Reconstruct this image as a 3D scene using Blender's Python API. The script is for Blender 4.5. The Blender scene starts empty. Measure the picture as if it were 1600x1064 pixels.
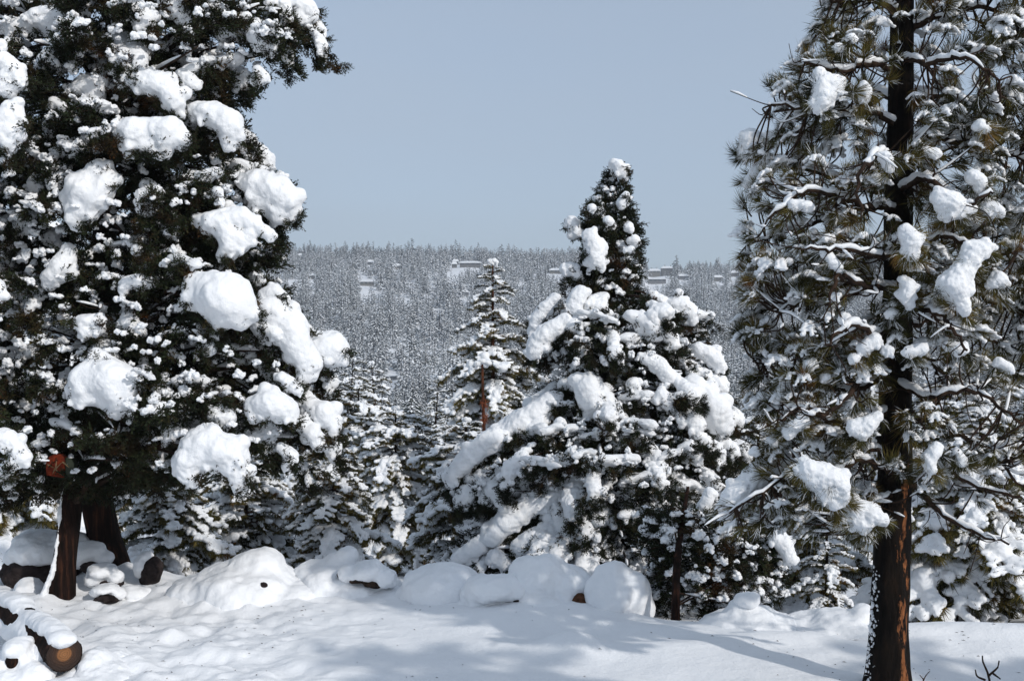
import bpy, math, random
import numpy as np
from mathutils import Vector, Matrix, Euler
random.seed(11); np.random.seed(11)
RNG = np.random.RandomState(7)
R = math.radians
SC = bpy.context.scene
COL = SC.collection

# ------------------------------------------------------------------ camera, sky, sun, exposure
F, CXP, HYP, CZ = 1716.0, 800.0, 560.0, 3.0
cam_data = bpy.data.cameras.new('camera')
cam_data.sensor_width = 36.0
cam_data.lens = 36.0 * F / 1600.0
cam_data.shift_y = (HYP - 532.0) / 1600.0
cam_data.clip_start = 0.1
cam_data.clip_end = 9000.0
cam = bpy.data.objects.new('camera', cam_data)
cam.location = (0, 0, CZ)
cam.rotation_euler = (R(90), 0, 0)
COL.objects.link(cam)
SC.camera = cam

SUN_EL, SUN_AZ = 30.0, 45.0            # azimuth: degrees to the right of straight behind the camera
sd = Vector((math.sin(R(SUN_AZ)) * math.cos(R(SUN_EL)), -math.cos(R(SUN_AZ)) * math.cos(R(SUN_EL)), math.sin(R(SUN_EL))))
world = bpy.data.worlds.new('World'); SC.world = world
world.use_nodes = True
wn, wl = world.node_tree.nodes, world.node_tree.links
wn.clear()
sky = wn.new('ShaderNodeTexSky'); sky.sky_type = 'NISHITA'; sky.sun_disc = False
sky.sun_elevation = R(SUN_EL)
sky.sun_rotation = math.atan2(sd.x, sd.y)
sky.altitude = 1100; sky.air_density = 1.0; sky.dust_density = 2.5; sky.ozone_density = 1.0
SKY_STR = 0.14
veil = wn.new('ShaderNodeMix'); veil.data_type = 'RGBA'; veil.blend_type = 'MIX'
tc = wn.new('ShaderNodeTexCoord')
mp = wn.new('ShaderNodeMapping'); mp.inputs['Scale'].default_value = (1.2, 1.2, 4.0)
nz = wn.new('ShaderNodeTexNoise'); nz.inputs['Scale'].default_value = 1.6; nz.inputs['Detail'].default_value = 3
rr = wn.new('ShaderNodeMapRange'); rr.inputs['From Min'].default_value = 0.3; rr.inputs['From Max'].default_value = 0.7
rr.inputs['To Min'].default_value = 0.60; rr.inputs['To Max'].default_value = 0.80
wl.new(tc.outputs['Generated'], mp.inputs['Vector']); wl.new(mp.outputs[0], nz.inputs['Vector'])
wl.new(nz.outputs[0], rr.inputs['Value']); wl.new(rr.outputs[0], veil.inputs['Factor'])
wl.new(sky.outputs[0], veil.inputs['A'])
VEIL = (0.395, 0.462, 0.545)
veil.inputs['B'].default_value = (VEIL[0] / SKY_STR, VEIL[1] / SKY_STR, VEIL[2] / SKY_STR, 1)
bg = wn.new('ShaderNodeBackground'); bg.inputs['Strength'].default_value = SKY_STR
wo = wn.new('ShaderNodeOutputWorld')
wl.new(veil.outputs['Result'], bg.inputs['Color']); wl.new(bg.outputs[0], wo.inputs['Surface'])

sun_data = bpy.data.lights.new('sun', 'SUN')
sun_data.energy = 2.0; sun_data.angle = R(1.0); sun_data.color = (1.0, 0.955, 0.90)
sun = bpy.data.objects.new('sun', sun_data)
sun.rotation_euler = sd.to_track_quat('Z', 'Y').to_euler()
COL.objects.link(sun)

SC.view_settings.view_transform = 'Standard'
SC.view_settings.look = 'None'
SC.view_settings.exposure = 0.20
SC.view_settings.gamma = 1.0
SC.view_settings.use_curve_mapping = False
SC.render.engine = 'CYCLES'
SC.cycles.max_bounces = 5
SC.cycles.diffuse_bounces = 3
SC.cycles.glossy_bounces = 1
SC.cycles.transmission_bounces = 1
SC.cycles.volume_bounces = 0
SC.cycles.sample_clamp_indirect = 4.0

# ------------------------------------------------------------------ helpers
def at(px, py, Y):
    return Vector(((px - CXP) / F * Y, Y, CZ + (HYP - py) / F * Y))

def vnoise(x, y, seed=0):
    """smooth value noise in 0..1 on numpy arrays"""
    x = np.asarray(x, float); y = np.asarray(y, float)
    xi = np.floor(x).astype(np.int64); yi = np.floor(y).astype(np.int64)
    fx = x - xi; fy = y - yi
    fx = fx * fx * (3 - 2 * fx); fy = fy * fy * (3 - 2 * fy)
    def h(a, b):
        n = (a * 374761393 + b * 668265263 + seed * 974711) & 0xffffffff
        n = ((n ^ (n >> 13)) * 1274126177) & 0xffffffff
        n = n ^ (n >> 16)
        return (n & 0xffff) / 65535.0
    return (h(xi, yi) * (1 - fx) + h(xi + 1, yi) * fx) * (1 - fy) + (h(xi, yi + 1) * (1 - fx) + h(xi + 1, yi + 1) * fx) * fy

def fbm(x, y, o=4, seed=0):
    s = 0; a = 1.0; t = 0
    for i in range(o):
        s = s + a * (vnoise(np.asarray(x) * 2 ** i + 13.7 * i, np.asarray(y) * 2 ** i + 7.1 * i, seed + i) - 0.5)
        t += a; a *= 0.5
    return s / t

def tag(o, label=None, cat=None, group=None, kind=None):
    if label: o['label'] = label
    if cat: o['category'] = cat
    if group: o['group'] = group
    if kind: o['kind'] = kind
    return o

def empty(name, loc):
    o = bpy.data.objects.new(name, None)
    o.location = loc
    o.empty_display_size = 0.2
    COL.objects.link(o)
    return o

def link(name, me, parent=None, loc=None):
    """mesh in world coordinates (or placed at loc) linked as a child"""
    o = bpy.data.objects.new(name, me)
    COL.objects.link(o)
    if parent is not None:
        o.parent = parent
        if loc is None:
            o.location = -parent.location
        else:
            o.location = Vector(loc) - parent.location
    elif loc is not None:
        o.location = loc
    return o

class MB:
    def __init__(s):
        s.v = []; s.f = []; s.m = []; s.n = 0
    def add(s, v, f, mat=0):
        v = np.asarray(v, float).reshape(-1, 3)
        s.v.append(v)
        for q in f: s.f.append(tuple(int(i) + s.n for i in q))
        s.m.extend([mat] * len(f)); s.n += len(v)
    def mesh(s, name, mats, smooth=True):
        me = bpy.data.meshes.new(name)
        me.from_pydata(np.concatenate(s.v).tolist() if s.v else [], [], s.f)
        for m in (mats if isinstance(mats, (list, tuple)) else [mats]): me.materials.append(m)
        if s.m and max(s.m) > 0: me.polygons.foreach_set('material_index', s.m)
        if smooth: me.polygons.foreach_set('use_smooth', [True] * len(me.polygons))
        me.update()
        return me

def smoothpath(pts, n=12):
    """Catmull-Rom through 3D points"""
    P = [np.array(p, float) for p in pts]
    if len(P) == 2: 
        return [P[0] * (1 - t) + P[1] * t for t in np.linspace(0, 1, n)]
    P = [2 * P[0] - P[1]] + P + [2 * P[-1] - P[-2]]
    out = []; segs = len(P) - 3; k = max(2, n // segs)
    for i in range(segs):
        a, b, c, d = P[i:i + 4]
        for j in range(k):
            t = j / k
            out.append(0.5 * ((2 * b) + (-a + c) * t + (2 * a - 5 * b + 4 * c - d) * t * t + (-a + 3 * b - 3 * c + d) * t ** 3))
    out.append(P[-2])
    return out

def tube(mb, pts, rad, n=6, mat=0, cap=True, wob=0.0, up=None):
    pts = np.array(pts, float); k = len(pts)
    rad = np.interp(np.linspace(0, 1, k), np.linspace(0, 1, len(rad)), rad) if len(rad) != k else np.array(rad, float)
    tan = np.gradient(pts, axis=0)
    tan /= (np.linalg.norm(tan, axis=1, keepdims=True) + 1e-9)
    ref = np.array([0, 0, 1.0]) if abs(tan[0][2]) < 0.8 else np.array([1.0, 0, 0])
    rings = []
    a = np.linspace(0, 2 * np.pi, n, endpoint=False)
    for i in range(k):
        u = np.cross(tan[i], ref); u /= (np.linalg.norm(u) + 1e-9)
        w = np.cross(u, tan[i]); 
        rr_ = rad[i] * (1 + wob * (RNG.rand(n) - 0.5)) if wob else np.full(n, rad[i])
        rings.append(pts[i] + (np.cos(a) * rr_)[:, None] * u + (np.sin(a) * rr_)[:, None] * w)
    v = np.concatenate(rings)
    f = []
    for i in range(k - 1):
        for j in range(n):
            j2 = (j + 1) % n
            f.append((i * n + j, i * n + j2, (i + 1) * n + j2, (i + 1) * n + j))
    if cap:
        f.append(tuple(range(n))[::-1]); f.append(tuple((k - 1) * n + j for j in range(n)))
    mb.add(v, f, mat)

def snow_ridge(mb, pts, rad, n=7, mat=0, thick=1.0, gap=0.25, seed=0):
    """snow lying along the top of a limb: an uneven loaf, broken by gaps"""
    pts = np.array(pts, float); k = len(pts)
    rad = np.interp(np.linspace(0, 1, k), np.linspace(0, 1, len(rad)), rad)
    nn = vnoise(np.arange(k) * 0.45, np.full(k, seed * 3.3), seed)
    run = []
    def flush():
        if len(run) >= 3:
            p = np.array([r_[0] for r_ in run]); w = np.array([r_[1] for r_ in run]); h = np.array([r_[2] for r_ in run])
            e = np.clip(np.sin(np.linspace(0.10, np.pi - 0.10, len(run))) * 2.4, 0, 1) ** 0.6
            w = w * e; h = h * e
            tan = np.gradient(p, axis=0); tan /= (np.linalg.norm(tan, axis=1, keepdims=True) + 1e-9)
            a = np.linspace(0, 2 * np.pi, n, endpoint=False)
            rings = []
            for i in range(len(run)):
                u = np.cross(tan[i], (0, 0, 1.0)); l = np.linalg.norm(u); u = u / l if l > 1e-3 else np.array([1.0, 0, 0])
                jit = 1 + 0.25 * (RNG.rand(n) - 0.5)
                rings.append(p[i] + (np.cos(a) * w[i] * jit)[:, None] * u + (np.sin(a) * h[i] * jit)[:, None] * np.array([0, 0, 1.0]) + np.array([0, 0, h[i] * 0.65]))
            v = np.concatenate(rings); f = []
            for i in range(len(run) - 1):
                for j in range(n):
                    j2 = (j + 1) % n
                    f.append((i * n + j, i * n + j2, (i + 1) * n + j2, (i + 1) * n + j))
            f.append(tuple(range(n))[::-1]); f.append(tuple((len(run) - 1) * n + j for j in range(n)))
            mb.add(v, f, mat)
        run.clear()
    tg = np.gradient(pts, axis=0); tg /= (np.linalg.norm(tg, axis=1, keepdims=True) + 1e-9)
    for i in range(k):
        if nn[i] < gap or abs(tg[i][2]) > 0.72: flush(); continue
        q = (0.45 + 0.9 * nn[i]) * RNG.uniform(0.8, 1.2)
        run.append((pts[i] + np.array([0, 0, rad[i] * 0.55]), (rad[i] * 1.05 + 0.008) * q, (rad[i] * 0.8 + 0.010) * q * thick))
    flush()

# ------------------------------------------------------------------ materials
def new_mat(name):
    m = bpy.data.materials.new(name); m.use_nodes = True
    nt = m.node_tree; b = nt.nodes['Principled BSDF']
    return m, nt, b

def ramp_noise(nt, scale, detail, stops, coord='Object', mscale=(1, 1, 1), rough=0.6, extra=None):
    tc_ = nt.nodes.new('ShaderNodeTexCoord'); mp_ = nt.nodes.new('ShaderNodeMapping')
    mp_.inputs['Scale'].default_value = mscale
    n_ = nt.nodes.new('ShaderNodeTexNoise'); n_.inputs['Scale'].default_value = scale; n_.inputs['Detail'].default_value = detail
    n_.inputs['Roughness'].default_value = rough
    nt.links.new(tc_.outputs[coord], mp_.inputs['Vector']); nt.links.new(mp_.outputs[0], n_.inputs['Vector'])
    r_ = nt.nodes.new('ShaderNodeValToRGB')
    while len(r_.color_ramp.elements) < len(stops): r_.color_ramp.elements.new(0.5)
    for e, (p, c) in zip(r_.color_ramp.elements, stops):
        e.position = p; e.color = (*c, 1)
    nt.links.new(n_.outputs[0], r_.inputs['Fac'])
    return n_, r_, mp_

def bump(nt, b, src, strength, dist, prev=None):
    bp = nt.nodes.new('ShaderNodeBump'); bp.inputs['Strength'].default_value = strength; bp.inputs['Distance'].default_value = dist
    nt.links.new(src, bp.inputs['Height'])
    if prev is not None: nt.links.new(prev.outputs[0], bp.inputs['Normal'])
    nt.links.new(bp.outputs[0], b.inputs['Normal'])
    return bp

def make_snow(name, s1, s2, d1, d2, col=(0.90, 0.915, 0.935)):
    m, nt, b = new_mat(name)
    n1, r1, _ = ramp_noise(nt, s1, 4, [(0.3, tuple(c * 0.97 for c in col)), (0.7, col)])
    nt.links.new(r1.outputs[0], b.inputs['Base Color'])
    b.inputs['Roughness'].default_value = 0.7; b.inputs['Specular IOR Level'].default_value = 0.15
    b.inputs['Sheen Weight'].default_value = 0.0
    p = bump(nt, b, n1.outputs[0], 0.5, d1)
    n2, _, _ = ramp_noise(nt, s2, 3, [(0, (0, 0, 0)), (1, (1, 1, 1))])
    bump(nt, b, n2.outputs[0], 0.6, d2, p)
    return m
M_SNOW = make_snow('snow_clump', 9, 70, 0.05, 0.006)
M_SNOWG = make_snow('snow_ground', 4.5, 38, 0.05, 0.008)
M_SNOWF = new_mat('snow_far')[0]
M_SNOWF.node_tree.nodes['Principled BSDF'].inputs['Base Color'].default_value = (0.88, 0.90, 0.92, 1)
M_SNOWF.node_tree.nodes['Principled BSDF'].inputs['Roughness'].default_value = 0.8

def make_leaf(name, stops, nscale=1.5, rnd=0.35):
    m, nt, b = new_mat(name)
    n1, r1, _ = ramp_noise(nt, nscale, 3, stops, coord='Object')
    g = nt.nodes.new('ShaderNodeNewGeometry'); oi = nt.nodes.new('ShaderNodeObjectInfo')
    # position noise in world space so instances differ
    nt.links.new(g.outputs['Position'], n1.inputs['Vector'])
    hs = nt.nodes.new('ShaderNodeHueSaturation')
    mr = nt.nodes.new('ShaderNodeMapRange'); mr.inputs['To Min'].default_value = 1 - rnd; mr.inputs['To Max'].default_value = 1 + rnd
    nt.links.new(oi.outputs['Random'], mr.inputs['Value']); nt.links.new(mr.outputs[0], hs.inputs['Value'])
    nt.links.new(r1.outputs[0], hs.inputs['Color']); nt.links.new(hs.outputs[0], b.inputs['Base Color'])
    b.inputs['Roughness'].default_value = 0.75; b.inputs['Specular IOR Level'].default_value = 0.15
    return m
M_JUN = make_leaf('juniper_leaf', [(0.30, (0.009, 0.014, 0.007)), (0.54, (0.020, 0.027, 0.011)), (0.66, (0.045, 0.028, 0.011)), (0.77, (0.13, 0.045, 0.013))], 2.2)
M_PIN = make_leaf('pine_needle', [(0.30, (0.014, 0.016, 0.008)), (0.46, (0.060, 0.056, 0.016)), (0.58, (0.125, 0.098, 0.026)), (0.74, (0.13, 0.048, 0.016))], 2.6)
M_FROST = make_leaf('frosted_foliage', [(0.35, (0.14, 0.16, 0.17)), (0.60, (0.24, 0.255, 0.26)), (0.75, (0.33, 0.32, 0.30))], 0.05, 0.45)
M_FAR = make_leaf('far_foliage', [(0.35, (0.030, 0.040, 0.036)), (0.60, (0.050, 0.056, 0.040)), (0.75, (0.085, 0.066, 0.040))], 0.05, 0.4)

def make_bark(name, stops, scale=14, ms=(1, 1, 0.18), bd=0.03):
    m, nt, b = new_mat(name)
    n1, r1, _ = ramp_noise(nt, scale, 6, stops, mscale=ms, rough=0.7)
    nt.links.new(r1.outputs[0], b.inputs['Base Color'])
    b.inputs['Roughness'].default_value = 0.9; b.inputs['Specular IOR Level'].default_value = 0.1
    bump(nt, b, n1.outputs[0], 1.0, bd)
    return m
M_BARK = make_bark('juniper_bark', [(0.40, (0.006, 0.004, 0.003)), (0.54, (0.016, 0.008, 0.006)), (0.74, (0.085, 0.034, 0.018))], 16, (1, 1, 0.10))
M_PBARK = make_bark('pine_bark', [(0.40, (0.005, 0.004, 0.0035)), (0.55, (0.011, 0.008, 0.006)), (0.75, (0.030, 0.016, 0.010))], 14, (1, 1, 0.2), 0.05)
def sunlit_bark_strip(m):
    # orange strip up one flank: flaked bark colour with dappled sunlight painted in
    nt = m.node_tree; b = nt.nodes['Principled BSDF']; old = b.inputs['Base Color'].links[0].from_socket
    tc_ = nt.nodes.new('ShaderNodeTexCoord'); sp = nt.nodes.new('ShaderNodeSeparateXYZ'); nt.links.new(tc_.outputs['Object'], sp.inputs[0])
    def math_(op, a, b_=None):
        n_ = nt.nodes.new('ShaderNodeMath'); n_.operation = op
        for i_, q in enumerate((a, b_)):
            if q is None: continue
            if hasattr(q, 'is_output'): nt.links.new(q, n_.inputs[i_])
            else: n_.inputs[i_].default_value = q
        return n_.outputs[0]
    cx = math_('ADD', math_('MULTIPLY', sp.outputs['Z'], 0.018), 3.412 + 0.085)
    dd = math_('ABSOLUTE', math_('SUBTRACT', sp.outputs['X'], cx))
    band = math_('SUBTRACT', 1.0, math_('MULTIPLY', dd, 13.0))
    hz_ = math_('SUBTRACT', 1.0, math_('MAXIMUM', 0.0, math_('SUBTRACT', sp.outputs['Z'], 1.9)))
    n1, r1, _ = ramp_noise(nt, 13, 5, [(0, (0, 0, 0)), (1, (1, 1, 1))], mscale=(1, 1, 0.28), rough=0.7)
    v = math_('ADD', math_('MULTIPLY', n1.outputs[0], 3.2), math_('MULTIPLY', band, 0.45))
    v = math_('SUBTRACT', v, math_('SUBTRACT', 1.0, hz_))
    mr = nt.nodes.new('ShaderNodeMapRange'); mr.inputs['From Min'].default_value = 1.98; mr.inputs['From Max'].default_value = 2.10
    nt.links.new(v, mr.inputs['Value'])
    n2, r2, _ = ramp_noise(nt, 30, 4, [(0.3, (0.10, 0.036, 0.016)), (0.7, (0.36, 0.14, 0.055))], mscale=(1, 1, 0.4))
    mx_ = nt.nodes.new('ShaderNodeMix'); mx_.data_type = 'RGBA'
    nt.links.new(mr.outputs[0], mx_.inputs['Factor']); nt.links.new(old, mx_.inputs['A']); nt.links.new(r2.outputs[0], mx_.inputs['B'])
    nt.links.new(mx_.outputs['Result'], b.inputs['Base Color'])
sunlit_bark_strip(M_PBARK)
M_TWIG = make_bark('twig_bark', [(0.4, (0.020, 0.014, 0.011)), (0.65, (0.060, 0.036, 0.024))], 10, (1, 1, 1), 0.01)
M_REDBARK = make_bark('red_bark', [(0.42, (0.035, 0.016, 0.010)), (0.65, (0.14, 0.050, 0.024))], 10, (1, 1, 1), 0.01)
M_ROCK = make_bark('dark_rock', [(0.35, (0.012, 0.009, 0.009)), (0.6, (0.045, 0.034, 0.032))], 6, (1, 1, 1), 0.05)
M_BROWNROCK = make_bark('brown_rock', [(0.35, (0.04, 0.018, 0.010)), (0.6, (0.14, 0.066, 0.036))], 9, (1, 1, 1), 0.05)

def plain(name, col, rough=0.7):
    m, nt, b = new_mat(name)
    b.inputs['Base Color'].default_value = (*col, 1); b.inputs['Roughness'].default_value = rough
    return m

# cut wood: rings about the object's own Y axis
M_CUT, nt, b = new_mat('cut_wood')
tcn = nt.nodes.new('ShaderNodeTexCoord'); wv = nt.nodes.new('ShaderNodeTexWave')
wv.wave_type = 'RINGS'; wv.rings_direction = 'Z'; wv.inputs['Scale'].default_value = 14; wv.inputs['Distortion'].default_value = 9; wv.inputs['Detail'].default_value = 3
gr = nt.nodes.new('ShaderNodeTexGradient'); gr.gradient_type = 'SPHERICAL'
mpn = nt.nodes.new('ShaderNodeMapping'); mpn.inputs['Scale'].default_value = (5.2, 5.2, 5.2)
nt.links.new(tcn.outputs['Object'], mpn.inputs['Vector']); nt.links.new(mpn.outputs[0], gr.inputs['Vector'])
nt.links.new(tcn.outputs['Object'], wv.inputs['Vector'])
rp = nt.nodes.new('ShaderNodeValToRGB')
rp.color_ramp.elements[0].position = 0.0; rp.color_ramp.elements[0].color = (0.022, 0.012, 0.008, 1)
rp.color_ramp.elements[1].position = 1.0; rp.color_ramp.elements[1].color = (0.30, 0.13, 0.045, 1)
e = rp.color_ramp.elements.new(0.35); e.color = (0.030, 0.014, 0.008, 1)
e = rp.color_ramp.elements.new(0.62); e.color = (0.060, 0.026, 0.011, 1)
e = rp.color_ramp.elements.new(0.68); e.color = (0.24, 0.10, 0.034, 1)
nt.links.new(gr.outputs[0], rp.inputs['Fac'])
mx = nt.nodes.new('ShaderNodeMix'); mx.data_type = 'RGBA'; mx.blend_type = 'MULTIPLY'; mx.inputs['Factor'].default_value = 0.28
nt.links.new(rp.outputs[0], mx.inputs['A']); nt.links.new(wv.outputs['Color'], mx.inputs['B'])
nt.links.new(mx.outputs['Result'], b.inputs['Base Color']); b.inputs['Roughness'].default_value = 0.85
bump(nt, b, wv.outputs['Fac'], 0.4, 0.01)

# ------------------------------------------------------------------ batched snow/rock bodies (union of blobs, remeshed)
def ico(sub=2):
    bm_ = __import__('bmesh').new()
    __import__('bmesh').ops.create_icosphere(bm_, subdivisions=sub, radius=1.0)
    v = np.array([x.co[:] for x in bm_.verts]); f = [tuple(q.index for q in fc.verts) for fc in bm_.faces]
    bm_.free(); return v, f
ICO1, ICO2 = ico(1), ico(2)
TEX = {}
def cloudtex(size, depth=2):
    k = (size, depth)
    if k not in TEX:
        t = bpy.data.textures.new('clouds', 'CLOUDS'); t.noise_scale = size; t.noise_depth = depth; TEX[k] = t
    return TEX[k]

JOBS = []
def body(blobs, voxel, mat, smooth=6, d1=(0.03, 0.12), d2=None, then=None):
    """queue: union of ellipsoids (x,y,z,rx,ry,rz) -> one skin; then(mesh) is called when done"""
    JOBS.append((blobs, voxel, mat, smooth, d1, d2, then))

def run_jobs():
    tmp = []
    for blobs, voxel, mat, smooth, d1, d2, then in JOBS:
        mb = MB()
        for b_ in blobs:
            q = Matrix.Rotation(random.uniform(0, 6.28), 3, 'Z')
            v = ICO2[0] @ np.array(q).T
            mb.add(v * np.array(b_[3:6]) + np.array(b_[:3]), ICO2[1])
        me = mb.mesh('body', mat)
        o = bpy.data.objects.new('tmp_body', me); COL.objects.link(o)
        m = o.modifiers.new('r', 'REMESH'); m.mode = 'VOXEL'; m.voxel_size = voxel; m.use_smooth_shade = True
        if smooth:
            m = o.modifiers.new('s', 'SMOOTH'); m.factor = 0.5; m.iterations = smooth
        for d in (d1, d2):
            if d:
                m = o.modifiers.new('d', 'DISPLACE'); m.texture = cloudtex(d[1]); m.strength = d[0]; m.mid_level = 0.5; m.texture_coords = 'LOCAL'
        tmp.append((o, me, mat, then))
    dg = bpy.context.evaluated_depsgraph_get()
    out = []
    for o, me, mat, then in tmp:
        nm = bpy.data.meshes.new_from_object(o.evaluated_get(dg))
        nm.materials.clear(); nm.materials.append(mat)
        nm.polygons.foreach_set('use_smooth', [True] * len(nm.polygons))
        out.append((nm, then))
    for o, me, mat, then in tmp:
        bpy.data.objects.remove(o); bpy.data.meshes.remove(me)
    for nm, then in out:
        if then: then(nm)
    JOBS.clear()

# ------------------------------------------------------------------ instancer (geometry nodes) for stuff
SRC = {}
def source(name, me):
    o = bpy.data.objects.new(name, me)      # never linked to the scene: only a shape for the instancer
    o.use_fake_user = True
    return o

def instancer(name, pts, dirs_euler, scl, sources, parent=None, loc=None):
    me = bpy.data.meshes.new(name)
    me.from_pydata([tuple(p) for p in pts], [], [])
    a = me.attributes.new('rot', 'FLOAT_VECTOR', 'POINT'); a.data.foreach_set('vector', np.asarray(dirs_euler, float).ravel())
    sc = np.asarray(scl, float)
    if sc.ndim == 1: sc = np.repeat(sc[:, None], 3, axis=1)
    a = me.attributes.new('scl', 'FLOAT_VECTOR', 'POINT'); a.data.foreach_set('vector', sc.ravel())
    a = me.attributes.new('idx', 'INT', 'POINT'); a.data.foreach_set('value', RNG.randint(0, len(sources), len(pts)).astype(np.int32))
    o = bpy.data.objects.new(name, me); COL.objects.link(o)
    if parent is not None:
        o.parent = parent; o.location = (-parent.location if loc is None else Vector(loc) - parent.location)
    ng = bpy.data.node_groups.new('scatter', 'GeometryNodeTree')
    ng.interface.new_socket('Geometry', in_out='INPUT', socket_type='NodeSocketGeometry')
    ng.interface.new_socket('Geometry', in_out='OUTPUT', socket_type='NodeSocketGeometry')
    N, L = ng.nodes, ng.links
    gi = N.new('NodeGroupInput'); go = N.new('NodeGroupOutput')
    iop = N.new('GeometryNodeInstanceOnPoints'); iop.inputs['Pick Instance'].default_value = True
    jn = N.new('GeometryNodeJoinGeometry')
    for s_ in sources:
        oi = N.new('GeometryNodeObjectInfo'); oi.inputs['Object'].default_value = s_; oi.inputs['As Instance'].default_value = True
        L.new(oi.outputs['Geometry'], jn.inputs[0])
    def attr(nm, t):
        n_ = N.new('GeometryNodeInputNamedAttribute'); n_.data_type = t; n_.inputs['Name'].default_value = nm
        return n_.outputs['Attribute']
    e2r = N.new('FunctionNodeEulerToRotation')
    L.new(attr('rot', 'FLOAT_VECTOR'), e2r.inputs[0])
    L.new(gi.outputs[0], iop.inputs['Points']); L.new(jn.outputs[0], iop.inputs['Instance'])
    L.new(attr('idx', 'INT'), iop.inputs['Instance Index'])
    L.new(e2r.outputs[0], iop.inputs['Rotation']); L.new(attr('scl', 'FLOAT_VECTOR'), iop.inputs['Scale'])
    L.new(iop.outputs[0], go.inputs[0])
    m = o.modifiers.new('scatter', 'NODES'); m.node_group = ng
    o['kind'] = 'stuff'
    return o

# ------------------------------------------------------------------ terrain
def crest(x):
    """where the flat snowfield ends and the slope falls away"""
    return np.interp(x, [-8, -4.5, -2.5, 0, 1.2, 2.2, 7], [15.5, 14.8, 14.3, 13.5, 12.9, 12.25, 12.2])

PROF_Y = [0, 2, 8, 20, 45, 100, 200, 290, 420, 600, 850, 1060, 1250, 1500, 2500, 4500]
PROF_Z = [0, -0.45, -1.6, -3.2, -7, -16, -29, -33, -18, 12, 59, 96, 108, 98, 60, 40]
def terrain(x, y):
    x = np.asarray(x, float); y = np.asarray(y, float)
    d = y - crest(np.clip(x, -8, 7))
    z = np.interp(np.clip(d, 0, None), PROF_Y, PROF_Z)
    far = np.clip((y - 400) / 500, 0, 1)
    ang = x / np.maximum(y, 1.0)
    ridge = np.interp(ang, [-0.6, -0.22, 0.05, 0.10, 0.125, 0.24, 0.6], [5, 5, 2, 0, -13, -14, -12])
    z = z + ridge * far * 1.05 + fbm(x / 150, y / 150, 3, 5) * 11 * np.clip((y - 150) / 400, 0, 1)
    z = z + fbm(x / 14, y / 14, 2, 9) * 2.0 * np.clip((y - 18) / 30, 0, 1)
    # near snowfield: soft undulation, trampled on the left
    near = np.clip((17 - y) / 3, 0, 1)
    z = z + near * (fbm(x / 2.6, y / 1.7, 3, 2) * 0.20)
    px = CXP + x / np.maximum(y, 5) * F
    tr = np.clip((640 - px) / 250, 0, 1) * near
    z = z + tr * (fbm(x / 0.34, y / 0.30, 3, 21) * 0.20 + fbm(x / 0.12, y / 0.12, 2, 23) * 0.05 + fbm(x / 1.1, y / 0.9, 2, 31) * 0.16)
    tr2 = np.clip((px - 1150) / 150, 0, 1) * near
    z = z + tr2 * fbm(x / 0.4, y / 0.35, 2, 41) * 0.05
    # wind-rounded waves across the middle
    z = z + near * 0.07 * np.exp(-((y - 11.3 - 0.10 * x + 0.25 * np.sin(x * 1.1)) / 0.28) ** 2) * np.clip((x + 1) / 1.5, 0, 1)
    z = z + near * 0.06 * np.exp(-((y - 12.4 + 0.25 * x) / 0.35) ** 2) * np.clip((x + 2) / 1.5, 0, 1) * np.clip((3.6 - x) / 1, 0, 1)
    for mx_, my_, r_, h_ in ((0.62, 11.15, 0.30, 0.14), (-3.55, 14.2, 0.95, 0.22), (-1.95, 14.1, 0.8, 0.16), (0.1, 13.6, 0.9, 0.10), (0.9, 13.3, 0.8, 0.08), (2.6, 12.6, 0.6, 0.12), (-5.8, 13.7, 0.5, 0.18), (-5.4, 14.9, 0.9, 0.20)):
        z = z + h_ * np.exp(-(((x - mx_) ** 2 + (y - my_) ** 2) / r_ ** 2))
    # rise towards and behind the photographer
    z = z + np.clip((8.5 - y) / 6, 0, 1) ** 1.5 * 1.35
    return z
def tz(x, y): return float(terrain(np.array([x]), np.array([y]))[0])

ys = np.concatenate([np.arange(-14, 8.8, 0.8), np.arange(8.8, 15.6, 0.042), 15.6 * (4500 / 15.6) ** (np.linspace(0, 1, 170))])
tt = np.linspace(-1, 1, 381)
X = (np.maximum(0.60 * np.abs(ys) + 2.5, 9.5))[:, None] * (0.72 * tt + 0.28 * tt ** 3)[None, :]
Yg = np.repeat(ys[:, None], len(tt), 1)
Z = terrain(X, Yg)
verts = np.stack([X, Yg, Z], -1).reshape(-1, 3)
nr, nc = X.shape
i0 = (np.arange(nr - 1)[:, None] * nc + np.arange(nc - 1)[None, :]).ravel()
faces = np.stack([i0, i0 + 1, i0 + nc + 1, i0 + nc], 1)
me = bpy.data.meshes.new('snow_ground')
me.from_pydata(verts.tolist(), [], faces.tolist()); me.materials.append(M_SNOWG)
me.polygons.foreach_set('use_smooth', [True] * len(me.polygons))
ground = link('snow_ground', me); ground['kind'] = 'structure'

# ------------------------------------------------------------------ small foliage and snow shapes
def blade(mb, p, d, L, w, mat=0, droop=0.0, seg=1, roll=None):
    """a thin leaf or needle from p along d"""
    d = np.array(d, float); d /= np.linalg.norm(d) + 1e-9
    s = np.cross(d, RNG.randn(3) if roll is None else roll); s /= np.linalg.norm(s) + 1e-9
    if seg == 1:
        mid = p + d * L * 0.5 + np.array([0, 0, -droop * L * 0.3])
        tip = p + d * L + np.array([0, 0, -droop * L])
        mb.add([p - s * w * .3, p + s * w * .3, mid + s * w * .5, tip, mid - s * w * .5], [(0, 1, 2, 4), (4, 2, 3)], mat)
    else:
        mb.add([p - s * w * .5, p + s * w * .5, p + d * L + np.array([0, 0, -droop * L])], [(0, 1, 2)], mat)

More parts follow.
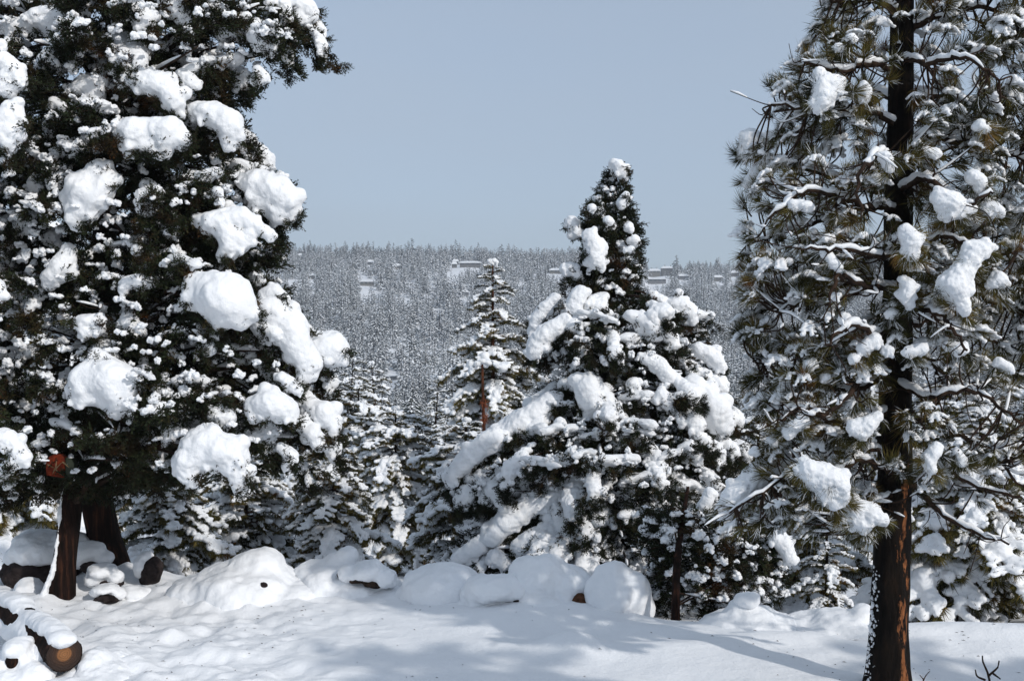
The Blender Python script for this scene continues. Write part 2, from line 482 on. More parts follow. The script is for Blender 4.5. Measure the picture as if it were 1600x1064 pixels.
def juniper_tuft(seed):
    """rough scale-leaved spray, about 0.3 m across, axis +X"""
    mb = MB(); rs = np.random.RandomState(seed)
    for k in range(16):
        d = np.array([1.0, rs.uniform(-1, 1), rs.uniform(-0.9, 0.9)]); d /= np.linalg.norm(d)
        L = rs.uniform(0.09, 0.2); p0 = rs.randn(3) * 0.03
        for j in range(11):
            t = (j + 1) / 11
            p = p0 + d * L * t + np.array([0, 0, -0.04 * t * t])
            dd = d + rs.randn(3) * 0.75
            blade(mb, p, dd, rs.uniform(0.022, 0.045), rs.uniform(0.012, 0.020), 0)
        tube(mb, [p0, p0 + d * L], [0.004, 0.002], 3, 1, False)
    return mb.mesh('juniper_tuft', [M_JUN, M_TWIG], smooth=False)

def pine_tuft(seed, n=110, L=0.17, w=0.0048, mats=None):
    """bottlebrush of long needles at a shoot end, axis +X"""
    mb = MB(); rs = np.random.RandomState(seed)
    tube(mb, [(-0.10, 0, 0), (-0.02, 0, 0.0), (0.05, 0, 0.01)], [0.008, 0.007, 0.004], 5, 1, False)
    for k in range(n):
        t = rs.rand()
        p = np.array([-0.07 + 0.13 * t, 0, 0.0])
        phi = rs.uniform(0, 6.283); sp = rs.uniform(0.35, 1.15) * (1.15 - 0.45 * t)
        d = np.array([math.cos(sp), math.sin(sp) * math.cos(phi), math.sin(sp) * math.sin(phi)])
        blade(mb, p, d, L * rs.uniform(0.75, 1.1), w, 2 if (rs.rand() < 0.05 + 0.16 * (d[2] > 0.3)) else 0, droop=rs.uniform(0.15, 0.60), seg=1)
    return mb.mesh('pine_tuft', [M_PIN, M_TWIG, M_SNOWF], smooth=False)

SRC['jt'] = [source('juniper_spray_shape', juniper_tuft(i)) for i in range(5)]
SRC['pt'] = [source('needle_tuft_shape', pine_tuft(20 + i)) for i in range(5)]

def stash(key, nm='snow_bit_shape'):
    def f(me):
        SRC.setdefault(key, []).append(source(nm, me))
    return f
def keep(key):
    def f(me): SRC.setdefault(key, []).append(me)
    return f
for i in range(7):   # little irregular snow on juniper sprays, 0.15 m across
    bl = []
    for k in range(random.randint(3, 6)):
        a = random.uniform(0, 6.28); q = random.uniform(0, 0.07)
        r_ = random.uniform(0.018, 0.042)
        bl.append((math.cos(a) * q, math.sin(a) * q, random.uniform(-0.03, 0.03) - q * 0.4, r_ * 1.2, r_ * 1.2, r_ * random.uniform(0.7, 1.1)))
    for k in range(3):  # links
        b0, b1 = random.choice(bl), random.choice(bl)
        bl.append(tuple((b0[j] + b1[j]) / 2 for j in range(3)) + (0.022, 0.022, 0.018))
    body(bl, 0.009, M_SNOW, 1, (0.045, 0.035), (0.02, 0.015), stash('sb'))
for i in range(8):   # snow lying in fingers between the needles of a tuft, axis +X
    bl = [(0.0, 0, 0, 0.035, 0.03, 0.02)]
    for k in range(random.randint(5, 8)):
        a = random.uniform(-1.5, 1.5); L_ = random.uniform(0.06, 0.13); w_ = random.uniform(0.011, 0.020)
        for t in np.linspace(0.15, 1, 5):
            bl.append((math.cos(a) * L_ * t - 0.01, math.sin(a) * L_ * t, 0.012 - (L_ * t) ** 2 * 5.0, w_ * 1.3 * (1.25 - .5 * t), w_ * 1.2, w_ * (1.2 - .5 * t)))
    for k in range(3):
        bl.append((random.uniform(-.04, .05), random.uniform(-.05, .05), random.uniform(0, .02), .026, .024, .02))
    body(bl, 0.009, M_SNOW, 1, (0.025, 0.03), (0.012, 0.012), stash('sp'))
for i in range(10):  # medium clumps, unit size about 1 m across, scaled when placed
    bl = []
    nb = random.randint(3, 5)
    x0 = -0.3
    for k in range(nb):
        x0 = -0.32 + 0.64 * k / (nb - 1)
        r_ = random.uniform(0.2, 0.32) * (1 - 0.3 * abs(x0))
        bl.append((x0, random.uniform(-.12, .12), random.uniform(-.05, .08) - x0 * x0 * 0.8, r_, r_, r_ * random.uniform(.75, 1)))
        bl.append((x0 + 0.09, random.uniform(-.08, .08), random.uniform(-.08, .04) - x0 * x0 * 0.8, r_ * .85, r_ * .85, r_ * .7))
        for q in range(2):
            bl.append((x0 + random.uniform(-.16, .16), random.uniform(-.2, .2), random.uniform(-.30, -.15) - x0 * x0 * .8, random.uniform(.07, .12), random.uniform(.07, .12), random.uniform(.08, .17)))
    body(bl, 0.042, M_SNOW, 5, (0.09, 0.30), (0.035, 0.09), keep('mc'))
run_jobs()

# ------------------------------------------------------------------ clump builder for hero snow
def clump(circles, Yc, parent, rough=1.0, depth=1.1, name='snow_clump', sag=True):
    """one load of snow: a chain of circles (px, py, r) becomes a smooth draped body with a ragged lower lip"""
    bl = []; rmax = max(c[2] for c in circles); cs = []
    for i, c in enumerate(circles):
        cs.append((c[0], c[1], c[2], 0))
        near = sorted([d for j, d in enumerate(circles) if j != i], key=lambda d: math.hypot(d[0] - c[0], d[1] - c[1]) - d[2])[:2]
        for d in near:
            g = math.hypot(d[0] - c[0], d[1] - c[1])
            if g < (c[2] + d[2]) * 1.15:
                for t in (0.25, 0.5, 0.75): cs.append((c[0] * (1 - t) + d[0] * t, c[1] * (1 - t) + d[1] * t, (c[2] * (1 - t) + d[2] * t), 0))
    if len(circles) < 3:
        for c in circles:
            for k in range(3):
                a = random.uniform(0, 6.28); cs.append((c[0] + math.cos(a) * c[2] * .7, c[1] + abs(math.sin(a)) * c[2] * .6, c[2] * random.uniform(.45, .75), 0))
    for c in list(circles):
        if c[2] > 10:
            for k in range(2):
                a = random.uniform(0, 6.28); g = c[2] * random.uniform(.38, .62); cs.append((c[0] + math.cos(a) * c[2] * .85, c[1] + math.sin(a) * c[2] * .8, g, 0))
    for c in cs:
        x, y, r_ = c[:3]
        p = at(x, y, Yc); rm = r_ / F * Yc
        bl.append((p.x, p.y + random.uniform(-.12, .12) * rm, p.z, rm * 0.99, rm * depth, rm * 0.95))
    if sag:
        for c in circles:
            p = at(c[0], c[1], Yc); rm = c[2] / F * Yc
            for k in range(2):
                a = random.uniform(-2.6, -0.5); q = rm * random.uniform(0.20, 0.36)
                bl.append((p.x + math.cos(a) * rm * 0.85, p.y + random.uniform(-.7, .4) * rm, p.z + math.sin(a) * rm * 0.88, q, q, q * random.uniform(1.0, 1.6)))
    m = rmax / F * Yc
    vox = max(0.010, m / 13)
    body(bl, vox, M_SNOW, 8, (m * 0.38 * min(rough, 1.1), m * 1.1), (m * (0.07 if rough <= 1.1 else 0.20), m * (0.22 if rough <= 1.1 else 0.30)),
         lambda me: link(name, me, parent))

def inpoly(px, py, poly):
    inside = np.zeros(len(px), bool); n = len(poly); j = n - 1
    for i in range(n):
        xi, yi = poly[i]; xj, yj = poly[j]
        c = ((yi > py) != (yj > py)) & (px < (xj - xi) * (py - yi) / (yj - yi + 1e-9) + xi)
        inside ^= c; j = i
    return inside

def rowspan(poly, y):
    xs = []
    n = len(poly); j = n - 1
    for i in range(n):
        xi, yi = poly[i]; xj, yj = poly[j]
        if (yi > y) != (yj > y): xs.append((xj - xi) * (y - yi) / (yj - yi) + xi)
        j = i
    return (min(xs), max(xs)) if xs else (0, 0)

def euler_dir(d, roll):
    d = d / (np.linalg.norm(d) + 1e-9)
    q = Vector((1, 0, 0)).rotation_difference(Vector(d)) @ Euler((roll, 0, 0)).to_quaternion()
    return q.to_euler()

def sample_crown(poly, n, Y0, tz_scale=0.9, front=0.65, wmax=400, edge_pull=1.0):
    """points inside the outline, spread through a rounded depth"""
    xs = [p[0] for p in poly]; yy = [p[1] for p in poly]
    out = []
    while len(out) < n:
        px = RNG.uniform(min(xs), max(xs), n); py = RNG.uniform(min(yy), max(yy), n)
        ok = inpoly(px, py, poly)
        for a, b_ in zip(px[ok], py[ok]):
            l, r_ = rowspan(poly, b_)
            w = max((r_ - l) / 2, 5); c = (l + r_) / 2
            t = (a - c) / w
            dm = math.sqrt(max(0.02, 1 - t * t)) * min(w, wmax) / F * Y0 * tz_scale
            u = RNG.rand() ** 0.55 * (1 if RNG.rand() < front else -1)
            out.append((a, b_, Y0 - dm * u, t, u))
            if len(out) >= n: break
    return out

def trunk_mesh(pts, rad, n, mat, furrow=0.08, step=0.05):
    P = smoothpath(pts, max(12, int((Vector(pts[0]) - Vector(pts[-1])).length / step)))
    mb = MB(); k = len(P)
    rads = np.interp(np.linspace(0, 1, k), np.linspace(0, 1, len(rad)), rad)
    a = np.linspace(0, 2 * np.pi, n, endpoint=False); rings = []
    for i in range(k):
        z = P[i][2]
        g = vnoise(a / (2 * np.pi) * 9, np.full(n, z * 1.6), 3) + 0.6 * vnoise(a / (2 * np.pi) * 22, np.full(n, z * 3.5), 4)
        g[-1] = (g[0] + g[-2]) / 2
        rr_ = rads[i] * (1 + furrow * (g - 0.8) * 2)
        rings.append(np.array(P[i]) + np.stack([np.cos(a) * rr_, np.sin(a) * rr_, np.zeros(n)], 1))
    v = np.concatenate(rings); f = []
    for i in range(k - 1):
        for j in range(n):
            j2 = (j + 1) % n; f.append((i * n + j, i * n + j2, (i + 1) * n + j2, (i + 1) * n + j))
    f.append(tuple((k - 1) * n + j for j in range(n)))
    mb.add(v, f)
    return mb.mesh('trunk', mat), P

# ------------------------------------------------------------------ the big junipers
def juniper(name, label, base, poly, Y0, trunks, clumps, ntuft, nsnow, nmed, medpx=(14, 30), mcfilter=None,
            snowy=lambda x, y: 0.5, nlimb=40, tuft=1.0, group=None, front=0.7, bare=lambda x, y: 0.0, zs=0.9, extra=(), boughs=0, bpx=(8, 16), bu=(0.15, 0.80)):
    root = empty(name, base)
    tag(root, label, 'tree', group)
    axisP = []
    for pts, rad in trunks:
        me, P = trunk_mesh([at(*p) for p in pts], rad, 28, M_BARK)
        link('trunk', me, root)
        axisP += list(P)
    axisP = np.array(axisP)
    # limbs to every clump and to random spots in the crown
    targets = []
    for c in clumps:
        Yc = c[0]; cx = sum(q[0] for q in c[1]) / len(c[1]); cy = sum(q[1] for q in c[1]) / len(c[1])
        big = max(q[2] for q in c[1])
        clump(c[1], Yc, root)
        if big > 13: targets.append((np.array(at(cx, cy + big * 0.35, Yc)), big / F * Yc))
    for (a, b_, Y, t, u) in sample_crown(poly, nlimb, Y0, zs, front):
        targets.append((np.array(at(a, b_, Y)), 0.08))
    snow_mb_i = 0
    for k, (p, s_) in enumerate(targets):
        dz = np.linalg.norm((axisP - p)[:, :2], axis=1)
        want = p[2] - dz * 0.25
        i_ = np.argmin(np.abs(axisP[:, 2] - want) + 0.3 * dz)
        q = axisP[i_]
        L = np.linalg.norm(p - q)
        mid = (p * 0.5 + q * 0.5) + np.array([0, 0, 0.10 * L]) + RNG.randn(3) * 0.05 * L
        pe = p + np.array([0, 0.10 + s_ * 0.5, -s_ * 0.2]) if s_ > 0.081 else p
        path = smoothpath([q, mid, pe], 15)
        r0 = 0.012 + 0.013 * L + s_ * 0.03
        mb = MB(); tube(mb, path, [r0, r0 * 0.6, 0.006], 6, 0, True, 0.15)
        # side twigs
        tips = []
        for z_ in range(3 + int(L * 4)):
            t = random.uniform(0.25, 0.8); b0 = path[int(t * (len(path) - 1))]
            d = RNG.randn(3) * np.array([1, 1, 0.5]); d /= np.linalg.norm(d); d += (p - q) / L * 0.7
            e_ = b0 + d * random.uniform(0.08, min(0.4, 0.08 + L * 0.3))
            tube(mb, smoothpath([b0, (b0 + e_) / 2 + RNG.randn(3) * 0.03, e_], 5), [0.006, 0.003], 4, 0, False)
            tips.append(smoothpath([b0, e_], 6))
        lo = link('limb', mb.mesh('limb', M_TWIG), root)
        sm = MB(); snow_ridge(sm, path, [r0, r0 * 0.7, 0.010], 7, 0, 1.3, 0.33, k)
        for j, tp in enumerate(tips[::2]): snow_ridge(sm, tp, [0.007, 0.005], 5, 0, 1.1, 0.2, k * 7 + j)
        if sm.n:
            so = bpy.data.objects.new('limb_snow', sm.mesh('limb_snow', M_SNOW)); COL.objects.link(so); so.parent = lo; so['kind'] = 'stuff'
    # drooping boughs with a long pad of snow lying on each
    bough_paths = []
    for (a, b_, Y, t, u) in sample_crown(poly, boughs, Y0, zs, 1.0):
        l, r_ = rowspan(poly, b_); hw_ = (r_ - l) / 2
        side = -1 if t < 0 else 1
        u = RNG.uniform(*bu)
        p = np.array(at(a, b_, Y0 - math.sqrt(max(0.03, 1 - t * t)) * hw_ / F * Y0 * zs * u))
        dz = np.linalg.norm((axisP - p)[:, :2], axis=1)
        i_ = np.argmin(np.abs(axisP[:, 2] - (p[2] + dz * 0.25)) + 0.2 * dz); q = axisP[i_]
        L = np.linalg.norm(p - q)
        if L < 0.25: continue
        mid = p * 0.55 + q * 0.45 + np.array([0, 0, 0.16 * L]) + RNG.randn(3) * 0.03 * L
        path = smoothpath([q, mid, p, p + (p - mid) * 0.18 + np.array([0, 0, -0.10 * L])], 24)
        bough_paths.append(path)
        mb = MB(); tube(mb, path, [0.012 + 0.012 * L, 0.014, 0.005], 6, 0, True, 0.15)
        lo = link('bough', mb.mesh('bough', M_TWIG), root)
        r0 = RNG.uniform(*bpx) / F * Y; bl = []; t0 = RNG.uniform(0.35, 0.6); ph = RNG.uniform(0, 6)
        for tt_ in np.arange(t0, 1.0, r0 * 0.45 / L):
            c = np.array(path[min(len(path) - 1, int(tt_ * (len(path) - 1)))]); f_ = (tt_ - t0) / (1 - t0)
            rr2 = r0 * (0.55 + 0.55 * math.sin(math.pi * min(1, f_ * 0.8 + .12)) + 0.18 * math.sin(ph + f_ * 9))
            bl.append((c[0] + RNG.uniform(-.1, .1) * r0, c[1], c[2] + rr2 * 0.45, rr2 * 1.15, rr2 * 1.15, rr2 * 0.72))
            if RNG.rand() < 0.55:
                s2_ = 1 if RNG.rand() < .5 else -1; dv = np.array([-(p - q)[1], (p - q)[0], 0]); dv /= np.linalg.norm(dv) + 1e-6
                e_ = c + dv * s2_ * rr2 * RNG.uniform(.9, 1.6); g = rr2 * RNG.uniform(.4, .65)
                bl.append((e_[0], e_[1], e_[2] - rr2 * RNG.uniform(-.1, .7), g, g, g * 1.15))
        if len(bl) > 2 and RNG.rand() < 0.3 + snowy(a, b_):
            body(bl, max(0.011, r0 / 8), M_SNOW, 5, (r0 * 0.5, r0 * 1.0), (r0 * 0.14, r0 * 0.3), lambda me: link('snow_pad', me, root))
    # leafy sprays: gathered in clusters at the bough ends, sparse and deep between them
    pts = []; rot = []; scl = []; sp2 = []; sr2 = []; ss2 = []; n_med = 0
    def spray(p, sc_):
        i_ = np.argmin(np.abs(axisP[:, 2] - p[2])); q = axisP[i_]
        d = p - q; d[2] = d[2] * 0.3 + RNG.uniform(-0.35, 0.25) * np.linalg.norm(d[:2]); d = d / (np.linalg.norm(d) + 1e-6) + RNG.randn(3) * 0.45
        pts.append(p); rot.append(euler_dir(d, RNG.uniform(0, 6.28))[:]); scl.append(sc_ * tuft)
    for path in bough_paths:
        for c in path[int(len(path) * .35):]:
            for k in range(3):
                spray(np.array(c) + RNG.randn(3) * np.array([.09, .09, .03]) + np.array([0, 0, -0.06 - 0.10 * RNG.rand()]), RNG.uniform(0.45, 0.85))
    nclu = ntuft // 13
    for (a, b_, Y, t, u) in sample_crown(poly, nclu, Y0, zs, front):
        if RNG.rand() < bare(a, b_): continue
        rp_ = RNG.uniform(12, 30); rm = rp_ / F * Y; c = np.array(at(a, b_, Y))
        sn_ = snowy(a, b_)
        # keep the cluster inside the outline
        l, r_ = rowspan(poly, b_)
        for k in range(int(5 + rp_ * 0.33)):
            v = RNG.randn(3); v /= np.linalg.norm(v); v *= RNG.rand() ** 0.4
            spray(c + v * rm * np.array([1.2, 1.0, 0.7]) + np.array([0, 0, -0.35 * rm]), RNG.uniform(0.55, 0.95))
        if RNG.rand() < sn_ * 0.95 and n_med < nmed and u > -0.2:
            o = link('snow_clump', random.choice(SRC['mc']), root, c + np.array([0, -0.03, rm * 0.25]))
            o.rotation_euler = (RNG.uniform(-.2, .2), RNG.uniform(-.35, .35), RNG.uniform(-0.9, 0.9))
            s_ = rm * RNG.uniform(1.2, 2.1); o.scale = (s_ * 1.3, s_ * 0.9, s_ * RNG.uniform(0.5, 0.8)); n_med += 1
        for k in range(int(rp_ * 0.26 * (0.2 + sn_))):
            v = RNG.randn(3); v /= np.linalg.norm(v); v[2] = abs(v[2]) * 0.8 - 0.15
            s_ = RNG.uniform(0.45, 1.2) * tuft
            sp2.append(c + v * rm * np.array([1.2, 1.05, 0.9])); sr2.append((RNG.uniform(-.4, .4), RNG.uniform(-.4, .4), RNG.uniform(0, 6.28))); ss2.append((s_, s_, s_ * RNG.uniform(.7, 1.2)))
    for (a, b_, Y, t, u) in sample_crown(poly, int(ntuft * 0.30), Y0, zs * 0.72, 0.5):
        if RNG.rand() < bare(a, b_): continue
        spray(np.array(at(a, b_, Y)), RNG.uniform(0.7, 1.2))
    # sprays hugging the undersides of the clumps
    for c in clumps:
        for q in c[1]:
            for k in range(int(3 + q[2] / 3)):
                a = random.uniform(-3.0, -0.1); rm = q[2] * random.uniform(0.6, 1.15)
                p = np.array(at(q[0] + math.cos(a) * rm, q[1] - math.sin(a) * rm * 0.95, c[0] + random.uniform(-0.09, 0.22)))
                pts.append(p); rot.append((RNG.uniform(0, 6.28), RNG.uniform(-0.6, 0.8), RNG.uniform(0, 6.28))); scl.append(RNG.uniform(0.45, 0.8) * tuft)
    for pl, n_ in extra:
        for (a, b_, Y, t, u) in sample_crown(pl, n_ // 2, Y0, 0.9, 0.8):
            if RNG.rand() < snowy(a, b_) * .8: sp2.append(np.array(at(a, b_, Y - .05))); sr2.append((0, 0, RNG.uniform(0, 6.28))); s_ = RNG.uniform(.5, 1.4) * tuft; ss2.append((s_, s_, s_))
        for (a, b_, Y, t, u) in sample_crown(pl, n_, Y0, 0.8, 0.6): spray(np.array(at(a, b_, Y)), RNG.uniform(0.7, 1.1))
    o = instancer('foliage', pts, rot, scl, SRC['jt'], root)
    for (a, b_, Y, t, u) in sample_crown(poly, nsnow // 3, Y0, zs * 0.9, 0.6):
        if RNG.rand() > snowy(a, b_): continue
        s_ = RNG.uniform(0.4, 1.0) * tuft
        sp2.append(np.array(at(a, b_, Y - 0.03))); sr2.append((RNG.uniform(-.3, .3), RNG.uniform(-.3, .3), RNG.uniform(0, 6.28))); ss2.append((s_, s_, s_ * RNG.uniform(0.8, 1.3)))
    instancer('snow_dusting', sp2, sr2, ss2, SRC['sb'], root)
    return root

LEFT_POLY = [(-60, -40), (440, -40), (490, 45), (440, 90), (400, 100), (340, 140), (400, 215), (400, 260), (455, 300), (455, 350), (420, 400), (440, 450), (470, 520),
             (520, 560), (490, 620), (510, 680), (460, 720), (420, 745), (350, 720), (270, 750), (210, 755), (170, 760), (90, 740), (-60, 800)]
LC = [
 (13.0, [(215, 15, 17), (226, 32, 20), (222, 47, 13)]),
 (13.2, [(262, 3, 17), (280, 16, 20), (291, 27, 14)]),
 (13.2, [(312, 2, 17), (328, 12, 19), (338, 25, 13)]),
 (13.4, [(350, 47, 17), (372, 42, 22), (396, 48, 22)]),
 (13.2, [(400, 57, 17), (416, 64, 22), (424, 76, 13)]),
 (13.9, [(445, 8, 16), (466, 5, 20), (484, 14, 13), (470, 35, 12), (490, 28, 8)]),
 (12.9, [(198, 128, 15), (222, 127, 19), (248, 133, 23), (270, 152, 22), (275, 172, 13)]),
 (13.1, [(308, 175, 17), (332, 180, 23), (357, 193, 24), (369, 213, 15), (356, 229, 11)]),
 (12.7, [(196, 208, 20), (212, 208, 28), (240, 205, 22), (266, 205, 25), (284, 217, 16), (258, 238, 12), (203, 236, 13), (230, 232, 16)]),
 (12.8, [(158, 262, 16), (132, 296, 31), (150, 305, 30), (122, 325, 22), (120, 346, 15), (168, 285, 20), (140, 335, 14)]),
 (13.4, [(384, 284, 15), (408, 290, 26), (436, 303, 32), (456, 326, 16), (436, 337, 17), (405, 318, 18), (454, 343, 10)]),
 (13.0, [(322, 348, 19), (348, 350, 26), (378, 340, 18), (366, 380, 23), (398, 352, 14), (352, 398, 14), (385, 375, 14), (420, 365, 12)]),
 (12.6, [(300, 438, 14), (322, 444, 22), (350, 463, 42), (376, 478, 28), (340, 500, 16), (294, 466, 15), (322, 478, 18)]),
 (13.3, [(400, 488, 24), (432, 490, 30), (456, 515, 30), (470, 545, 24), (484, 572, 20), (470, 596, 13), (420, 520, 20)]),
 (13.6, [(492, 532, 17), (518, 541, 26), (530, 556, 15), (508, 570, 11), (487, 545, 11)]),
 (12.9, [(398, 635, 18), (424, 630, 26), (446, 640, 21), (456, 655, 11), (396, 655, 9)]),
 (12.8, [(338, 646, 15), (354, 651, 17), (350, 668, 9)]),
 (13.5, [(482, 635, 14), (504, 645, 22), (521, 662, 13), (521, 682, 9)]),
 (13.4, [(470, 660, 12), (487, 674, 17), (498, 694, 11)]),
 (12.8, [(262, 630, 13), (268, 648, 19), (266, 668, 15), (262, 688, 11), (245, 655, 9)]),
 (12.5, [(152, 566, 17), (136, 596, 29), (172, 592, 35), (205, 600, 28), (190, 622, 27), (128, 617, 20), (180, 643, 12), (150, 552, 9), (160, 615, 22)]),
 (12.5, [(308, 688, 21), (292, 724, 27), (328, 698, 30), (358, 706, 30), (373, 735, 20), (300, 752, 15), (376, 758, 14), (335, 720, 16), (320, 668, 9)]),
 (12.8, [(128, 503, 13), (150, 502, 13), (138, 522, 13), (156, 514, 11)]),
 (13.0, [(108, 392, 13), (96, 418, 21), (80, 436, 16), (108, 425, 14)]),
 (12.8, [(200, 440, 11), (221, 440, 15), (240, 438, 10), (192, 455, 9)]),
 (12.8, [(320, 530, 7), (329, 546, 11)]), (13.1, [(440, 590, 11), (455, 600, 12), (466, 611, 9)]),
 (13.3, [(428, 455, 14), (414, 461, 11), (444, 468, 10)]), (13.2, [(400, 128, 10), (414, 122, 9), (403, 110, 9)]),
 (13.2, [(345, 20, 12), (362, 28, 12), (385, 28, 10)]), (13.4, [(16, 45, 15), (40, 40, 16), (68, 28, 20), (95, 25, 20), (84, 48, 14), (112, 14, 15)]),
 (13.2, [(128, 68, 12), (145, 78, 12), (120, 88, 11)]), (13.1, [(112, 142, 11), (136, 138, 17), (158, 128, 13), (152, 156, 12)]),
 (13.0, [(184, 94, 13), (184, 110, 12), (196, 82, 8)]), (13.0, [(320, 276, 12), (338, 270, 10)]),
 (13.1, [(440, 700, 10), (455, 712, 12), (448, 728, 9)]), (13.1, [(430, 520, 12), (414, 512, 9)]),
 (13.0, [(85, 160, 10), (100, 168, 8)]), (13.1, [(300, 130, 14), (285, 118, 12)]),
 (12.9, [(215, 390, 10), (230, 350, 9)]), (13.0, [(375, 625, 10)]), (12.9, [(272, 235, 9), (340, 300, 10)]),
]
def snowyL(x, y):
    n = float(vnoise(x / 45.0, y / 45.0, 77)); s_ = 0.30 + 0.72 * n
    if y > 640 and x < 260: s_ *= 0.35
    if 190 < x < 330 and 230 < y < 400: s_ *= 0.55
    if x < 120 and y > 300: s_ = min(1, s_ + 0.25)
    return s_
left = juniper('juniper_tree', 'tall snow-laden juniper filling the left side, with two dark trunks', at(150, 895, 15.0), LEFT_POLY, 14.3,
    [([(180, 905, 15.0), (160, 830, 15.0), (148, 740, 14.9), (150, 560, 14.8), (160, 380, 14.7), (170, 180, 14.6), (178, -60, 14.6)], [0.29, 0.225, 0.195, 0.17, 0.14, 0.11, 0.06]),
     ([(97, 940, 13.7), (100, 880, 13.7), (112, 790, 13.8), (122, 720, 13.9), (150, 560, 14.2), (210, 400, 14.3)], [0.18, 0.145, 0.13, 0.12, 0.10, 0.05])],
    LC, 3100, 8600, 170, (10, 24), boughs=110, bpx=(6, 14), snowy=snowyL, nlimb=70, front=0.72,
    bare=lambda x, y: 0.62 if (x < 120 and y > 320 and y < 620) else (0.6 if float(vnoise(x / 55.0, y / 55.0, 12)) < 0.40 else 0.0),
    extra=[([(-30, 610), (260, 620), (290, 750), (180, 775), (60, 775), (-30, 800)], 520), ([(180, 230), (420, 240), (420, 640), (150, 640)], 260)])

# neighbour whose clumps reach in from the left edge
edge = juniper('juniper_tree', 'juniper outside the left edge, snow clumps reaching into the corner', at(-140, 960, 12.4), [(-200, 40), (5, 50), (30, 130), (28, 260), (-10, 300), (0, 480), (-20, 620), (30, 700), (20, 780), (-200, 800)], 12.4,
    [([(-140, 980, 12.4), (-130, 700, 12.4), (-120, 300, 12.4), (-110, 20, 12.4)], [0.16, 0.13, 0.10, 0.05])],
    [(12.0, [(2, 96, 18), (20, 108, 17), (32, 128, 13), (8, 138, 18)]), (11.9, [(18, 172, 18), (6, 196, 22), (28, 214, 15), (14, 228, 13), (35, 190, 9)]),
     (12.0, [(-6, 448, 14), (0, 462, 12)]), (11.9, [(4, 682, 16), (22, 694, 17), (38, 714, 13), (14, 728, 12), (4, 742, 10)]), (12.0, [(10, 250, 10), (2, 70, 10)])],
    420, 500, 20, (10, 20), snowy=lambda x, y: 0.5, nlimb=10)

CEN_POLY = [(953, 264), (974, 270), (974, 305), (985, 350), (982, 420), (972, 470), (1000, 490), (1050, 465), (1090, 490), (1115, 560), (1135, 610), (1145, 680), (1175, 720), (1120, 790), (1130, 880), (1090, 950), (1000, 960),
            (930, 900), (860, 900), (740, 910), (690, 880), (760, 800), (700, 770), (715, 720), (830, 640), (870, 590), (840, 560), (840, 515), (895, 465), (915, 400), (910, 350), (935, 300)]
CC = [
 (16.8, [(958, 256, 9), (967, 262, 13), (974, 274, 9)]), (16.4, [(921, 368, 13), (928, 385, 17), (932, 408, 16), (930, 395, 15)]),
 (16.8, [(893, 348, 12), (900, 364, 11)]), (16.6, [(890, 420, 12), (902, 430, 9)]),
 (16.3, [(907, 458, 14), (896, 476, 15), (905, 495, 9)]), (16.2, [(884, 502, 14), (860, 516, 17), (841, 534, 17), (834, 553, 13)]),
 (16.6, [(868, 466, 10), (852, 480, 12), (838, 500, 12), (832, 520, 9)]), (16.2, [(985, 492, 11), (1002, 500, 15), (1018, 508, 22), (1026, 522, 14)]),
 (16.7, [(1040, 478, 12), (1060, 476, 17), (1077, 486, 14), (1083, 503, 9)]), (16.7, [(1060, 458, 8)]),
 (15.9, [(920, 605, 25), (926, 628, 24), (948, 632, 16)]), (16.0, [(960, 645, 17), (972, 660, 13), (945, 658, 15), (982, 672, 8)]),
 (15.9, [(968, 688, 19), (967, 704, 17), (964, 722, 9)]),
 (16.2, [(866, 622, 13), (846, 640, 20), (820, 658, 23), (794, 672, 21)]), (16.0, [(772, 686, 20), (748, 702, 19), (726, 720, 18), (710, 744, 13)]), (16.1, [(830, 672, 16), (842, 660, 15)]),
 (16.2, [(1082, 598, 16), (1098, 618, 22), (1114, 642, 28), (1130, 664, 18), (1096, 648, 14)]), (16.5, [(1135, 695, 13), (1155, 700, 15), (1168, 712, 10)]),
 (16.6, [(1092, 546, 13), (1112, 556, 15), (1126, 572, 12)]), (16.6, [(1100, 585, 12), (1125, 600, 12)]),
 (15.9, [(1010, 765, 13), (1022, 785, 17), (1036, 808, 17), (1042, 838, 13), (1048, 860, 7)]),
 (15.7, [(872, 798, 12), (880, 822, 15), (882, 852, 17), (902, 836, 9), (898, 878, 15)]),
 (15.8, [(900, 765, 12), (872, 772, 14), (842, 782, 18), (815, 798, 20), (790, 816, 22), (768, 838, 19)]),
 (15.7, [(835, 838, 17), (815, 855, 19), (845, 855, 12)]), (15.8, [(748, 852, 16), (728, 865, 15), (712, 872, 10)]), (15.7, [(775, 870, 15), (790, 882, 12)]),
 (16.0, [(830, 745, 14), (810, 757, 15), (788, 770, 16), (772, 790, 12)]), (16.0, [(1052, 742, 12), (1072, 756, 12), (1084, 772, 8)]),
 (16.6, [(982, 355, 9), (992, 375, 10)]), (16.6, [(970, 318, 9), (978, 305, 7)]), (16.5, [(925, 325, 8)]), (16.4, [(950, 345, 9)]), (16.3, [(985, 392, 9)]),
 (16.1, [(1010, 560, 12), (1030, 570, 14), (1045, 590, 14)]), (16.0, [(990, 600, 12), (1035, 620, 14), (1050, 640, 10)]), (16.2, [(965, 540, 9), (905, 545, 11)]),
 (15.9, [(945, 760, 10), (955, 745, 9)]), (15.8, [(1075, 700, 13), (1090, 715, 11)]), (15.8, [(985, 790, 8), (1000, 820, 9)]), (16.0, [(900, 700, 13), (885, 720, 13)]),
 (15.9, [(860, 690, 11), (875, 660, 10)]), (15.9, [(1105, 740, 11), (1120, 760, 11)]),
]
